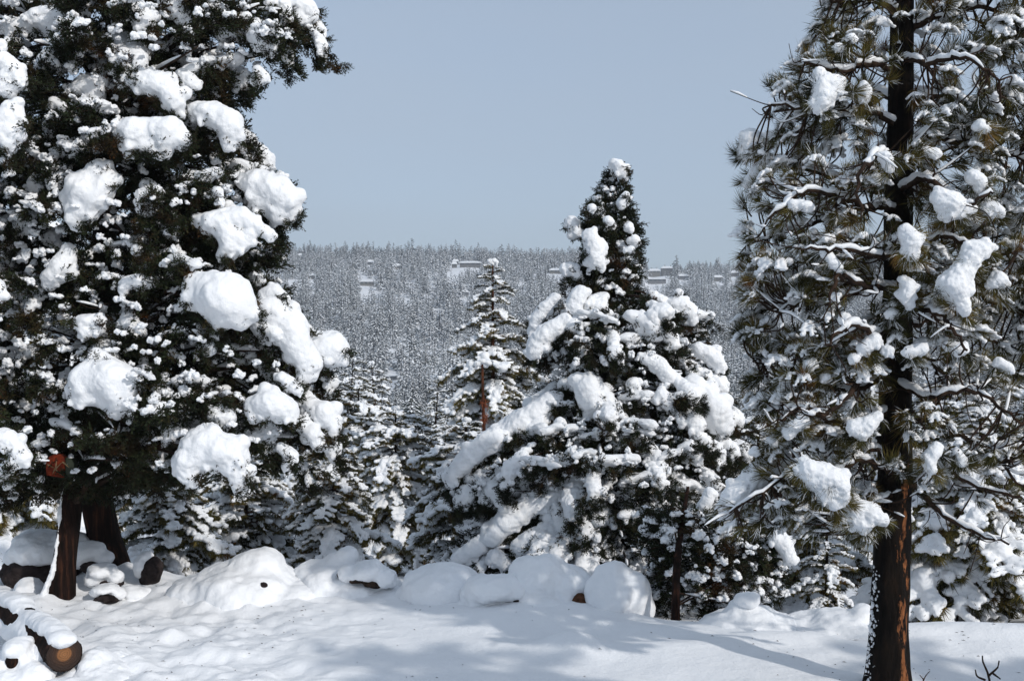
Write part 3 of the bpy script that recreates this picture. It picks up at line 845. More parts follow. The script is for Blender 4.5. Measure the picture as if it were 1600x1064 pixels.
center = juniper('juniper_tree', 'tall pointed juniper in the middle, thick snow pads on spreading boughs', at(945, 930, 17.0), CEN_POLY, 17.0,
    [([(952, 960, 17), (946, 800, 17), (944, 650, 17), (950, 520, 17), (958, 400, 17), (962, 270, 17)], [0.15, 0.13, 0.11, 0.09, 0.06, 0.02])],
    CC, 2200, 6500, 210, (9, 22), boughs=105, bpx=(7, 15), bu=(0.4, 1.0), snowy=lambda x, y: (0.55 + 0.5 * float(vnoise(x / 40.0, y / 40.0, 5))) * (0.55 if 920 < x < 990 and 400 < y < 580 else 1), nlimb=70, tuft=0.85, front=0.75,
    extra=[([(950, 270), (975, 275), (985, 330), (1000, 380), (998, 430), (985, 500), (935, 500), (905, 440), (925, 400), (915, 345), (930, 310)], 330)])

# ------------------------------------------------------------------ the right-hand pine, nearest to the camera
PR = empty('pine_tree', at(1385, 1075, 10.0)); tag(PR, 'tall long-needled pine on the right with dark trunk, a strip of orange bark and painted sunlight up one side', 'tree')
tr_pts = [at(1386, 1090, 10.0), at(1386, 1040, 10.0), at(1391, 940, 10.0), at(1395, 800, 10.0), at(1400, 600, 10.0), at(1403, 350, 10.0), at(1408, 120, 10.0), at(1410, -120, 10.0)]
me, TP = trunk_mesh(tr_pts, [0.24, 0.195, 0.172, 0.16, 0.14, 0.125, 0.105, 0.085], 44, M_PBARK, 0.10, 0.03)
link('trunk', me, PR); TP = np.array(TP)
LIMBS = [
 [(1408, 60, 10), (1460, 25, 9.9), (1530, 15, 9.8), (1640, 30, 9.7)], [(1408, 112, 10), (1360, 98, 9.7), (1310, 112, 9.5), (1250, 95, 9.4)],
 [(1408, 200, 10), (1350, 175, 9.8), (1290, 178, 9.6), (1210, 160, 9.5)], [(1408, 225, 10), (1470, 215, 9.9), (1540, 235, 9.8), (1640, 262, 9.7)],
 [(1408, 180, 10), (1450, 150, 10.3), (1520, 160, 10.5), (1620, 130, 10.6)], [(1405, 310, 10), (1340, 290, 10.3), (1250, 260, 10.6), (1180, 240, 10.8)],
 [(1405, 330, 10), (1340, 320, 9.5), (1260, 300, 9.3), (1200, 340, 9.2)], [(1404, 320, 10), (1330, 330, 10.2), (1270, 350, 10.4), (1170, 380, 10.5)],
 [(1403, 450, 10), (1340, 440, 9.9), (1280, 460, 9.7), (1215, 490, 9.6)], [(1403, 445, 10), (1360, 450, 9.3), (1310, 430, 9.0), (1290, 480, 8.9)],
 [(1403, 300, 10), (1450, 280, 9.3), (1500, 320, 9.0), (1550, 300, 8.9)], [(1403, 420, 10), (1440, 390, 9.4), (1490, 370, 9.2), (1560, 430, 9.1)],
 [(1403, 400, 10), (1500, 380, 10.3), (1570, 400, 10.5), (1650, 450, 10.6)], [(1402, 520, 10), (1470, 500, 10.1), (1540, 530, 10.2), (1640, 560, 10.3)],
 [(1402, 560, 10), (1330, 560, 9.9), (1250, 590, 9.8), (1175, 560, 9.8)], [(1400, 580, 10), (1320, 610, 10.3), (1240, 600, 10.5), (1180, 640, 10.6)],
 [(1400, 640, 10), (1320, 660, 9.6), (1250, 640, 9.5), (1210, 670, 9.4)], [(1400, 600, 10), (1450, 620, 9.5), (1520, 610, 9.3), (1600, 660, 9.2)],
 [(1399, 700, 10), (1320, 705, 9.8), (1240, 735, 9.6), (1140, 800, 9.5)], [(1399, 735, 10), (1340, 720, 9.5), (1290, 750, 9.3), (1250, 790, 9.2)],
 [(1399, 735, 10), (1430, 760, 9.9), (1490, 815, 9.8), (1575, 850, 9.7)], [(1399, 720, 10), (1450, 720, 10.2), (1530, 760, 10.4), (1640, 790, 10.4)],
 [(1399, 660, 10), (1460, 660, 10.0), (1530, 700, 9.9), (1600, 760, 9.8)], [(1399, 770, 10), (1360, 790, 9.6), (1330, 810, 9.5)],
 [(1407, 260, 10), (1380, 240, 9.3), (1350, 260, 8.9), (1340, 330, 8.7)], [(1405, 380, 10), (1380, 400, 9.3), (1330, 390, 9.0), (1260, 390, 8.9)],
 [(1402, 500, 10), (1370, 520, 9.3), (1330, 510, 9.0), (1290, 540, 8.9)], [(1402, 500, 10), (1440, 480, 9.3), (1480, 500, 9.0), (1510, 550, 8.9)],
 [(1409, 20, 10), (1360, 0, 9.8), (1300, 0, 9.6), (1260, -30, 9.5)], [(1409, 90, 10), (1450, 100, 9.4), (1500, 90, 9.1), (1560, 120, 9.0)],
 [(1406, 230, 10), (1440, 250, 10.6), (1500, 230, 11.0), (1580, 260, 11.3)], [(1404, 400, 10), (1350, 380, 10.6), (1280, 400, 11.0), (1210, 420, 11.2)],
 [(1401, 560, 10), (1440, 560, 10.6), (1500, 600, 11.0), (1580, 600, 11.2)], [(1400, 680, 10), (1350, 690, 10.6), (1290, 690, 10.9), (1220, 700, 11.0)],
 [(1407, 160, 10), (1360, 140, 10.6), (1300, 150, 10.9), (1260, 170, 11.0)],
 [(1403, 470, 10), (1500, 450, 9.8), (1570, 480, 9.7), (1650, 500, 9.6)], [(1401, 540, 10), (1350, 590, 9.4), (1300, 640, 9.2), (1260, 650, 9.1)],
]
limb_pts = []; limb_dir = []
for k, L_ in enumerate(LIMBS):
    P = smoothpath([at(*p) for p in L_], 24)
    P = [P[0]] + [p + RNG.randn(3) * 0.012 for p in P[1:]]
    r0 = 0.030 if k not in (20, 3, 0) else 0.036
    mb = MB(); tube(mb, P, [r0, r0 * 0.75, 0.010], 8, 0, True, 0.15)
    lo = link('limb', mb.mesh('limb', M_TWIG), PR)
    sm = MB(); snow_ridge(sm, P, [r0, r0 * 0.8, 0.014], 8, 0, 0.95, 0.22, k + 40)
    if sm.n:
        so = bpy.data.objects.new('limb_snow', sm.mesh('limb_snow', M_SNOW)); COL.objects.link(so); so.parent = lo; so['kind'] = 'stuff'
    for j in range(3, len(P)): limb_pts.append(P[j]); limb_dir.append(np.array(P[j]) - np.array(P[j - 1]))
limb_pts = np.array(limb_pts)
PINE_POLY = [(1275, -60), (1290, 20), (1245, 90), (1185, 135), (1180, 175), (1235, 195), (1160, 235), (1165, 330), (1155, 400), (1148, 480), (1160, 550), (1175, 640), (1215, 660), (1200, 720),
             (1140, 790), (1150, 830), (1250, 840), (1370, 850), (1400, 780), (1470, 760), (1560, 800), (1680, 800), (1680, -60)]
tp_, tr_, ts_, sp_, sr_, ss_ = [], [], [], [], [], []
twig = MB(); tsnow = MB()
cnt = 0
for (a, b_, Y, t, u) in sample_crown(PINE_POLY, 1560, 10.0, 0.55, 0.62, wmax=260):
    if a > 1420 and b_ > 560 and RNG.rand() < 0.50: continue
    if abs(a - 1398) < 34 and Y < 9.85 and RNG.rand() < 0.7: continue
    p = np.array(at(a, b_, Y))
    d2 = np.linalg.norm(limb_pts - p, axis=1); i_ = int(np.argmin(d2))
    if d2[i_] > 0.75: continue
    q = limb_pts[i_]
    if d2[i_] > 0.45: p = q + (p - q) * 0.45 / d2[i_]
    mid = (p + q) / 2 + RNG.randn(3) * 0.035 + np.array([0, 0, -0.03])
    path = smoothpath([q, mid, p], 8)
    tube(twig, path, [0.009, 0.006], 5, 0, False)
    if RNG.rand() < 0.35: snow_ridge(tsnow, path, [0.008, 0.006], 6, 0, 0.9, 0.3, cnt)
    d = (p - q) / (np.linalg.norm(p - q) + 1e-6) * 0.8 + limb_dir[i_] / (np.linalg.norm(limb_dir[i_]) + 1e-6) * 0.5 + np.array([0, 0, 0.25])
    if not (a > 1430 and b_ > 600 and RNG.rand() < 0.45):
        tp_.append(p); tr_.append(euler_dir(d, RNG.uniform(0, 6.28))[:]); ts_.append(RNG.uniform(0.65, 1.1))
        if RNG.rand() < 0.80:
            sp_.append(p + d / np.linalg.norm(d) * 0.02 + np.array([0, 0, 0.018])); sr_.append((RNG.uniform(-.2, .2), RNG.uniform(-.3, .3), math.atan2(d[1], d[0])))
            s_ = RNG.uniform(0.55, 1.5) * (1.0 if RNG.rand() < .7 else 0.6); ss_.append((s_, s_, s_ * RNG.uniform(0.8, 1.2)))
    cnt += 1
# fine dead twigs
for k in range(380):
    i_ = RNG.randint(len(limb_pts)); q = limb_pts[i_]
    d = RNG.randn(3) * np.array([1, 0.7, 0.8]) + limb_dir[i_] / np.linalg.norm(limb_dir[i_]) + np.array([0, 0, -0.2])
    e_ = q + d / np.linalg.norm(d) * RNG.uniform(0.12, 0.42)
    path = smoothpath([q, (q + e_) / 2 + RNG.randn(3) * 0.04, e_ + np.array([0, 0, 0.04])], 8)
    tube(twig, path, [0.006, 0.003], 4, 0, False)
    if RNG.rand() < 0.5: snow_ridge(tsnow, path, [0.006, 0.005], 5, 0, 0.9, 0.35, k + 9)
tag(link('twigs', twig.mesh('twigs', M_TWIG), PR), kind='stuff')
tag(link('twig_snow', tsnow.mesh('twig_snow', M_SNOW), PR), kind='stuff')
instancer('needles', tp_, tr_, ts_, SRC['pt'], PR)
instancer('snow_dusting', sp_, sr_, ss_, SRC['sp'], PR)
RC = [
 (9.3, [(1284, 128, 17), (1302, 136, 17), (1286, 155, 18), (1312, 128, 10), (1278, 172, 9)]), (9.3, [(1350, 142, 12), (1352, 156, 9)]),
 (10.6, [(1172, 216, 16), (1166, 236, 15), (1190, 222, 14), (1208, 212, 9)]), (10.4, [(1184, 268, 13), (1172, 284, 11), (1196, 256, 8)]),
 (9.0, [(1468, 310, 16), (1486, 318, 21), (1506, 326, 15), (1480, 336, 12)]), (9.1, [(1520, 276, 13), (1532, 288, 12)]), (9.1, [(1548, 326, 14), (1562, 332, 10)]),
 (9.0, [(1416, 362, 14), (1424, 378, 17), (1420, 394, 11), (1428, 402, 8)]),
 (8.9, [(1522, 396, 19), (1542, 388, 13), (1508, 416, 18), (1490, 444, 25), (1500, 468, 17), (1508, 484, 9), (1478, 452, 15)]), (9.0, [(1560, 436, 14), (1572, 444, 8), (1548, 444, 9)]),
 (9.1, [(1418, 446, 14), (1414, 462, 14), (1422, 476, 9)]), (9.2, [(1335, 670, 13), (1354, 664, 15), (1372, 650, 9), (1348, 682, 9)]),
 (9.0, [(1262, 732, 18), (1286, 742, 22), (1308, 756, 20), (1290, 774, 15), (1272, 756, 14), (1318, 780, 11), (1302, 792, 9)]),
 (9.2, [(1332, 792, 17), (1358, 800, 20), (1376, 812, 12), (1340, 816, 14), (1322, 806, 11), (1350, 830, 8)]),
 (10.0, [(1222, 716, 14), (1200, 730, 18), (1176, 748, 21), (1152, 772, 22), (1134, 796, 15)]), (9.9, [(1226, 788, 15), (1250, 796, 14), (1240, 772, 12)]),
 (9.8, [(1205, 690, 10), (1180, 705, 9)]), (9.2, [(1450, 718, 12), (1462, 704, 12), (1456, 734, 9)]), (9.3, [(1502, 718, 10), (1494, 706, 8)]),
 (9.2, [(1530, 195, 10), (1540, 202, 8)]), (9.0, [(1384, 246, 11), (1388, 262, 9)]), (9.0, [(1300, 410, 10), (1290, 395, 9), (1312, 420, 8)]),
 (9.2, [(1240, 320, 10), (1262, 322, 10)]), (9.2, [(1365, 530, 13), (1350, 545, 12), (1388, 548, 11)]), (9.1, [(1440, 545, 11), (1420, 550, 10)]),
 (9.6, [(1230, 600, 12), (1215, 620, 10)]), (9.4, [(1265, 570, 11), (1290, 590, 10)]), (9.2, [(1320, 500, 11), (1335, 560, 10), (1395, 490, 11)]),
 (9.2, [(1575, 575, 10), (1560, 565, 9)]), (9.3, [(1330, 60, 9), (1310, 75, 9)]), (9.2, [(1460, 240, 10), (1440, 235, 8)]), (9.1, [(1500, 545, 11), (1480, 540, 8)]),
 (9.5, [(1240, 440, 9), (1270, 365, 9)]), (9.5, [(1195, 410, 10), (1185, 430, 8)]), (9.4, [(1250, 660, 12), (1230, 675, 11)]),
]
tp2, tr2_, ts2 = [], [], []
for Yc, cs in RC:
    clump(cs, Yc, PR, rough=1.25)
    for c in cs:
        for k in range(int(1 + c[2] / 6)):
            a = random.uniform(-3.0, -0.1)
            tp2.append(np.array(at(c[0] + math.cos(a) * c[2] * .7, c[1] - math.sin(a) * c[2] * .7, Yc + random.uniform(-.04, .12))))
            tr2_.append(euler_dir(np.array([math.cos(a) * 1.2, random.uniform(-.6, .4), math.sin(a) * .5 - .2]), random.uniform(0, 6.28))[:]); ts2.append(random.uniform(.55, .95))
instancer('needles', tp2, tr2_, ts2, SRC['pt'], PR)


# ------------------------------------------------------------------ middle-distance pines: branch kit
def pine_branch_kit(seed, L=1.0, heavy=1.0, green=1.0):
    """wood+needle mesh and snow blobs of one drooping branch along +X, length 1"""
    rs = np.random.RandomState(seed)
    mb = MB(); fol = MB(); blobs = []
    path = smoothpath([(0, 0, 0), (0.35, 0.02, 0.06), (0.7, rs.uniform(-.05, .05), 0.0), (1.0, rs.uniform(-.08, .08), -0.16)], 20)
    tube(mb, path, [0.020, 0.013, 0.006], 5, 0, False)
    for i in range(2, len(path)):
        for s_ in (-1, 1):
            if rs.rand() < 0.15: continue
            b0 = np.array(path[i]); l_ = rs.uniform(0.12, 0.30) * (1.25 - 0.6 * i / len(path))
            d = np.array([0.75, s_ * rs.uniform(0.5, 1.0), rs.uniform(-0.25, 0.15)]); d /= np.linalg.norm(d)
            e_ = b0 + d * l_
            tube(mb, [b0, e_], [0.006, 0.004], 3, 0, False)
            for q in range(3):
                c = b0 + d * l_ * (0.45 + 0.3 * q)
                for n_ in range(int(18 * green)):
                    dd = d * 0.9 + rs.randn(3) * 0.75 + np.array([0, 0, -0.25])
                    blade(fol, c, dd, rs.uniform(0.07, 0.12), 0.014, 0, droop=0.25, seg=2)
            if rs.rand() < 0.85 * heavy:
                r_ = rs.uniform(0.020, 0.043) * heavy
                for q in range(4):
                    c = b0 + d * l_ * (0.35 + 0.22 * q)
                    blobs.append((c[0], c[1], c[2] + 0.018, r_ * 1.15, r_ * 1.15, r_ * 0.85))
        if rs.rand() < 0.5: 
            r_ = rs.uniform(0.02, 0.038); p = path[i]
            blobs.append((p[0], p[1], p[2] + 0.02, r_ * 1.5, r_, r_ * 0.8))
    for k in range(2):
        c = path[rs.randint(9, 18)]; r_ = rs.uniform(0.06, 0.10) * heavy
        blobs.append((c[0], c[1], c[2] + 0.03, r_ * 1.3, r_, r_ * 0.85))
    return mb.mesh('branch', M_TWIG), fol.mesh('needles', M_PIN, smooth=False), blobs
KIT = []; KIT_J = []
for i in range(9):
    wood, fol, blobs = pine_branch_kit(100 + i, heavy=1.0 + 0.15 * (i % 3))
    rec = [wood, fol, None]; KIT.append(rec)
    def put(me, rec=rec): rec[2] = me
    body(blobs, 0.015, M_SNOW, 1, (0.03, 0.04), None, put)
run_jobs()

def kit_pine(name, label, base, H, R0, n, crown0=0.12, group=None, trunk_mat=None, lean=0.0, r_tr=None, cap=True, shape=0.8, droop=0.25, fol_keep=1.0):
    base = Vector(base)
    root = empty(name, base); tag(root, label, 'tree', group)
    r_tr = r_tr or 0.012 * H + 0.02
    P = smoothpath([(0, 0, -0.5), (lean * 0.4, 0, H * 0.5), (lean, 0, H)], 12)
    mb = MB(); tube(mb, P, [r_tr, r_tr * 0.6, 0.015], 9, 0, True, 0.08)
    o = bpy.data.objects.new('trunk', mb.mesh('trunk', trunk_mat or M_BARK)); COL.objects.link(o); o.parent = root
    ga = random.uniform(0, 6.28)
    for k in range(n):
        t = (k + 0.5) / n; t = t ** 0.9
        z = H * (crown0 + (0.985 - crown0) * t)
        ga += 2.399 + random.uniform(-.3, .3)
        if random.random() < 0.07: continue
        L = R0 * ((1 - t) ** shape) * random.uniform(0.5, 1.25) + 0.12 * R0
        w, f_, s_ = random.choice(KIT)
        cx = lean * (z / H)
        pitch = droop * (1.2 - 1.5 * t) + random.uniform(-.28, .28)
        bo = bpy.data.objects.new('branch', w); COL.objects.link(bo); bo.parent = root
        bo.location = (cx, 0, z); bo.rotation_euler = (0, pitch, ga); bo.scale = (L, L * random.uniform(.85, 1.2), L * random.uniform(0.9, 1.3))
        if random.random() < fol_keep:
            fo = bpy.data.objects.new('needles', f_); COL.objects.link(fo); fo.parent = bo; fo['kind'] = 'stuff'
        so = bpy.data.objects.new('branch_snow', s_); COL.objects.link(so); so.parent = bo
    if cap:
        c = bpy.data.objects.new('snow_clump', random.choice(SRC['mc'])); COL.objects.link(c); c.parent = root
        c.location = (lean, 0, H); q = 0.14 + 0.012 * H; c.scale = (q, q, q * 1.2)
    return root

def pine_px(label, ax, ay, by, Y, halfw, n, name='pine_tree', group=None, **kw):
    """pine from pixel apex (ax, ay) to pixel base by at distance Y"""
    x = (ax - CXP) / F * Y; zt = CZ + (HYP - ay) / F * Y
    zb = tz(x, Y) if by is None else CZ + (HYP - by) / F * Y
    return kit_pine(name, label, (x, Y, zb), zt - zb, halfw / F * Y, n, group=group, **kw)

pine_px('slender snowy pine left of the middle juniper, reddish bare upper stem', 770, 408, None, 26, 110, 165, trunk_mat=M_REDBARK, shape=0.68, crown0=0.10, droop=0.58)
pine_px('dark snowy pine at the foot of the slender pine, below the long bough', 728, 655, None, 21, 120, 76, shape=0.55, droop=0.4)
pine_px('low green-tufted pine just beyond the drift, right of the big left juniper', 523, 680, None, 17.5, 95, 70, shape=0.5)
pine_px('arching snow-striped pine in the gap, its branches curving down to the right', 618, 636, None, 27, 95, 76, shape=0.42, droop=0.6)
pine_px('narrow snowy pine with its top beside the lowest right clumps of the left juniper', 560, 596, None, 33, 85, 72, shape=0.45, droop=0.4)
pine_px('snow-freckled pine half hidden by the right edge of the left juniper', 505, 606, None, 30, 95, 72, shape=0.45, droop=0.4)
pine_px('snowy pine top in the valley gap, farther back and right of the arching pine', 672, 592, None, 52, 42, 54, shape=0.5, droop=0.4, lean=0.4)
pine_px('leaning snowy pine top in the valley gap between two nearer pines', 598, 566, None, 48, 52, 60, shape=0.5, droop=0.45, lean=-0.5)
pine_px('snowy pine top just above the lowest right clump of the left juniper', 540, 560, None, 44, 56, 60, shape=0.45, droop=0.4, lean=0.3)
pine_px('snowy pine top close to the left flank of the slender pine', 700, 640, None, 40, 60, 54, shape=0.5, droop=0.5)
pine_px('bushy snowy pine under the big low clump of the left juniper', 385, 700, None, 19, 110, 60, shape=0.55)
pine_px('leaning bushy pine beside the left trunks, showing green needles', 262, 720, None, 17.5, 100, 60, shape=0.5)
pine_px('snowy pine glimpsed between left juniper trunks and frame edge', 40, 560, None, 24, 150, 60, shape=0.55)
pine_px('tall bare-limbed pine behind the left edge of the left juniper', 60, 330, None, 30, 170, 64, shape=0.6, fol_keep=0.6)
pine_px('snowy pine filling the gap between middle juniper and right pine', 1185, 600, None, 24, 100, 64, shape=0.6)
pine_px('small round-clumped young tree left of the right pine trunk', 1292, 812, None, 14.6, 62, 34, shape=0.5, crown0=0.02)
pine_px('shadowy pine behind the lower boughs of the right pine', 1240, 700, None, 18, 120, 56, shape=0.55)
pine_px('dark-stemmed snowy pine right of the big trunk', 1495, 600, None, 16.0, 150, 74, shape=0.5, crown0=0.14, r_tr=0.07)
pine_px('second dark-stemmed pine right of the big trunk, nearer the frame edge', 1532, 640, None, 15.4, 130, 64, shape=0.5, crown0=0.16, r_tr=0.06)
pine_px('snowy pine at the right frame edge behind the twiggy boughs', 1610, 560, None, 19, 150, 64, shape=0.55)
pine_px('snowy pine visible through the right pine just left of its trunk', 1345, 560, None, 27, 120, 60, shape=0.6)
pine_px('low snow-dusted pine behind the right end of the middle juniper', 1110, 800, None, 19, 110, 44, shape=0.5)

# pines outside the right of the frame, whose shade falls over the snowfield
for (x_, y_, h_, lb) in ((4.9, 4.4, 5.6, 'pine out of frame nearest the photographer, shading the snowfield'), (6.0, 4.2, 5.7, 'second pine out of frame on the right, shading the snowfield'),
                         (10.9, 4.0, 6.1, 'farthest pine out of frame on the right, shading the snowfield')):
    kit_pine('pine_tree', lb, (x_, y_, tz(x_, y_)), h_ - tz(x_, y_), 1.3, 50, shape=0.35)

# red-stemmed snag with its snow cap, in front of the slender pine
x_, Y_ = (755 - CXP) / F * 23, 23.0
sn = empty('dead_sapling', (x_, Y_, tz(x_, Y_))); tag(sn, 'thin reddish dead sapling stem topped with a round snow cap', 'tree')
zt = CZ + (HYP - 568) / F * Y_ - sn.location.z
mb = MB(); tube(mb, smoothpath([(0, 0, -0.3), (0.03, 0, zt * 0.5), (-0.02, 0, zt)], 14), [0.05, 0.038, 0.026], 8, 0, True, 0.3)
o = bpy.data.objects.new('trunk', mb.mesh('trunk', M_REDBARK)); COL.objects.link(o); o.parent = sn
c = bpy.data.objects.new('snow_cap', SRC['mc'][2]); COL.objects.link(c); c.parent = sn; c.location = (-0.02, 0, zt + 0.03); c.scale = (0.34, 0.32, 0.30)
for py in (630, 652):
    mb = MB()
    for k in range(90): blade(mb, RNG.randn(3) * np.array([.03, .03, .05]), RNG.randn(3) + np.array([0, 0, -.5]), RNG.uniform(.07, .16), .016, 0, droop=.4, seg=2)
    o = bpy.data.objects.new('red_dead_tuft', mb.mesh('red_dead_tuft', plain('rust', (0.22, 0.06, 0.022), 0.9), smooth=False)); COL.objects.link(o); o.parent = sn
    o.location = (0.02, -0.02, CZ + (HYP - py) / F * Y_ - sn.location.z)

# dark bare trunk at the right foot of the middle juniper
tr2 = empty('juniper_tree', at(1056, 985, 12.6)); tag(tr2, 'short dark trunk under the right boughs of the middle juniper', 'tree')
me, _ = trunk_mesh([at(1056, 1000, 12.6), at(1056, 930, 12.6), at(1060, 860, 12.9), at(1075, 760, 13.9)], [0.055, 0.05, 0.045, 0.02], 16, M_BARK)
link('trunk', me, tr2)
mb = MB(); sm = MB()
for k in range(4):
    a_ = at(random.uniform(1052, 1064), random.uniform(800, 950), 12.9); e_ = at(a_.x * 0 + random.uniform(1015, 1230), random.uniform(850, 975), random.uniform(12.7, 14.4))
    P = smoothpath([a_, (Vector(a_) + Vector(e_)) / 2 + Vector((0, 0, 0.03)), e_], 10)
    tube(mb, P, [0.012, 0.004], 5, 0, False); snow_ridge(sm, P, [0.012, 0.008], 6, 0, 1.0, 0.3, k + 3)
tag(link('limbs', mb.mesh('limbs', M_TWIG), tr2), kind='stuff'); tag(link('limb_snow', sm.mesh('limb_snow', M_SNOW), tr2), kind='stuff')
lowpoly = [(1000, 790), (1120, 800), (1230, 850), (1225, 930), (1130, 965), (1020, 955)]
pts, rot, scl, p2, r2, s2 = [], [], [], [], [], []
for (a, b_, Y, t, u) in sample_crown(lowpoly, 520, 13.6, 0.8, 0.6):
    pts.append(at(a, b_, Y)); rot.append((RNG.uniform(0, 6.28), RNG.uniform(-.5, .5), RNG.uniform(0, 6.28))); scl.append(RNG.uniform(.5, 1))
for (a, b_, Y, t, u) in sample_crown(lowpoly, 520, 13.6, 0.8, 0.6):
    p2.append(at(a, b_, Y)); r2.append((0, 0, RNG.uniform(0, 6.28))); s2.append(RNG.uniform(.4, 1.1))
instancer('foliage', pts, rot, scl, SRC['jt'], tr2); instancer('snow_dusting', p2, r2, s2, SRC['sb'], tr2)
for Yc, cs in [(13.2, [(1212, 840, 13), (1226, 852, 14), (1234, 872, 12), (1222, 838, 10)]), (13.7, [(1168, 898, 13), (1182, 908, 12), (1155, 890, 10)]), (13.7, [(1106, 920, 10), (1122, 932, 11)]),
               (13.7, [(1200, 885, 8), (1208, 895, 8)]), (13.6, [(1110, 770, 10), (1100, 790, 11)])]:
    clump(cs, Yc, tr2)

# ------------------------------------------------------------------ snow-buried boulders along the drift
def blob_px(cs, Yc, depth=1.2):
    out = []
    for c in cs:
        x, y, rx, ry = c[:4]; off = c[4] if len(c) > 4 else 0
        p = at(x, y, Yc + off); k = Yc / F
        out.append((p.x, p.y, p.z, rx * k, max(rx, ry) * k * depth * (c[5] if len(c) > 5 else 1), ry * k))
    return out

def drift(label, Yc, snow, rock=None, name='snowy_boulder', cat='boulder', rmat=None, vox=0.028, d=(0.13, 0.36), d2=(0.032, 0.11), sm=12, group=None):
    c = snow[0]; p = at(c[0], c[1] + c[3], Yc)
    root = empty(name, (p.x, p.y, tz(p.x, p.y))); tag(root, label, cat, group)
    if sm >= 8:
        xs_ = [q[0] for q in snow]; bot = max(q[1] + q[3] * .8 for q in snow); w_ = max(q[0] + q[2] for q in snow) - min(q[0] - q[2] for q in snow)
        snow = list(snow) + [(sum(xs_) / len(xs_), min(bot, 975 if sum(xs_) / len(xs_) > 1000 else bot), w_ * 0.52, 9)]
    body(blob_px(snow, Yc), vox, M_SNOWG, sm, d, d2, lambda me: link('snow_cap', me, root))
    if rock: body(blob_px(rock, Yc, 1.0), 0.025, rmat or M_ROCK, 1, (0.07, 0.15), (0.02, 0.04), lambda me: link('rock', me, root))
    return root

drift('broad grey snow mound right of the left trunks, pitted on its near face', 14.0,
      [(385, 925, 92, 55), (400, 890, 48, 34), (330, 930, 75, 36), (450, 935, 70, 38), (390, 960, 130, 30)],
      [(412, 914, 6, 2.2, -0.60), (408, 912, 3, 3, -0.60), (341, 931, 5, 1.8, -0.72)], sm=16)
drift('lumpy snow mound with a snow-capped bush, left of the smooth domes', 14.2,
      [(520, 915, 62, 42), (490, 900, 34, 26), (545, 868, 17, 15), (560, 925, 70, 34), (525, 880, 20, 14)], sm=8)
drift('small snow-capped bush on the lumpy mound, dark beneath its cap', 13.8,
      [(548, 895, 22, 15), (575, 892, 28, 17), (600, 902, 22, 17), (585, 882, 12, 10), (612, 908, 10, 10)],
      [(560, 903, 20, 8), (590, 910, 24, 9), (608, 913, 10, 8), (540, 898, 14, 7)], name='low_bush', cat='bush', rmat=M_TWIG, d=(0.05, 0.12), sm=4, vox=0.018)
drift('smooth low snow dome between the bush and the dome with the dark gap', 13.7,
      [(690, 925, 68, 47), (650, 935, 36, 28), (735, 940, 40, 30), (700, 900, 36, 22)], sm=18)
drift('small rounded snow cap with two dark gaps beneath, before the great dome', 13.1,
      [(770, 918, 46, 21), (800, 918, 28, 20), (745, 928, 28, 16), (735, 940, 16, 9)],
      [(764, 938, 9, 7, -0.1), (806, 938, 9, 6, -0.1), (785, 930, 20, 8, 0.1)], sm=8, vox=0.02)
drift('great rounded snow dome in the drift, hollow in its face and brown rock showing', 13.3,
      [(845, 900, 50, 36), (880, 912, 44, 32), (820, 925, 40, 34), (900, 915, 28, 26), (850, 945, 70, 26), (835, 890, 40, 26), (905, 925, 20, 20)],
      [(906, 944, 16, 16, -0.28), (895, 935, 16, 14, -0.2)], rmat=M_BROWNROCK, sm=9, vox=0.022)
drift('rough snow ball right of the great dome, pocked face', 13.1,
      [(958, 930, 50, 42), (985, 930, 34, 40), (960, 895, 26, 20), (950, 960, 60, 20), (1005, 950, 18, 26), (938, 892, 10, 10)], sm=5, d2=(0.035, 0.10), d=(0.06, 0.25))
drift('small snow lump at the end of the drift by the short trunk', 12.5, [(1025, 978, 20, 12), (1040, 985, 18, 9)], name='snow_lump', cat='snow lump', sm=6, vox=0.018)
drift('cone-shaped snow mound with a round cap, left of the right pine', 12.25,
      [(1170, 965, 46, 22), (1140, 975, 40, 18), (1205, 975, 46, 16), (1165, 975, 72, 18), (1160, 950, 24, 16)], sm=14)
drift('round snow cap resting on the cone-shaped mound', 12.2, [(1167, 938, 22, 12), (1172, 934, 16, 10)], [(1165, 946, 14, 6)], sm=5, vox=0.016, d=(0.02, 0.1))
drift('long low snow bank just left of the right pine trunk', 12.25,
      [(1310, 975, 48, 24), (1345, 965, 26, 24), (1275, 985, 40, 16), (1330, 990, 70, 20), (1252, 975, 20, 10)], sm=14)
drift('large dark snow-topped boulder behind the left trunks', 14.8,
      [(70, 858, 52, 26), (30, 872, 24, 24), (110, 850, 34, 22), (60, 842, 38, 16)],
      [(58, 895, 54, 40, 0.05), (100, 885, 30, 34, 0.05)], sm=6, d=(0.08, 0.2), d2=(0.02, 0.06))
drift('snow-covered rock between the two left trunks', 14.5,
      [(140, 862, 26, 18), (160, 872, 18, 13), (125, 870, 20, 20)], [(148, 882, 26, 14), (165, 885, 14, 10)], sm=5, d=(0.05, 0.15), vox=0.02)
drift('rounded snowy rock at the foot of the thick left trunk', 14.0,
      [(160, 893, 24, 14), (180, 902, 14, 12), (150, 905, 20, 12)], [(175, 912, 18, 13), (160, 910, 18, 10)], sm=5, vox=0.018, d=(0.04, 0.12))
drift('small dark rock poking from snow right of the leaning trunk', 13.6,
      [(165, 920, 22, 8), (185, 927, 12, 9), (155, 925, 14, 9)], [(170, 934, 18, 9, -0.05), (155, 938, 8, 5, -0.05)], sm=3, vox=0.014, d=(0.03, 0.1))
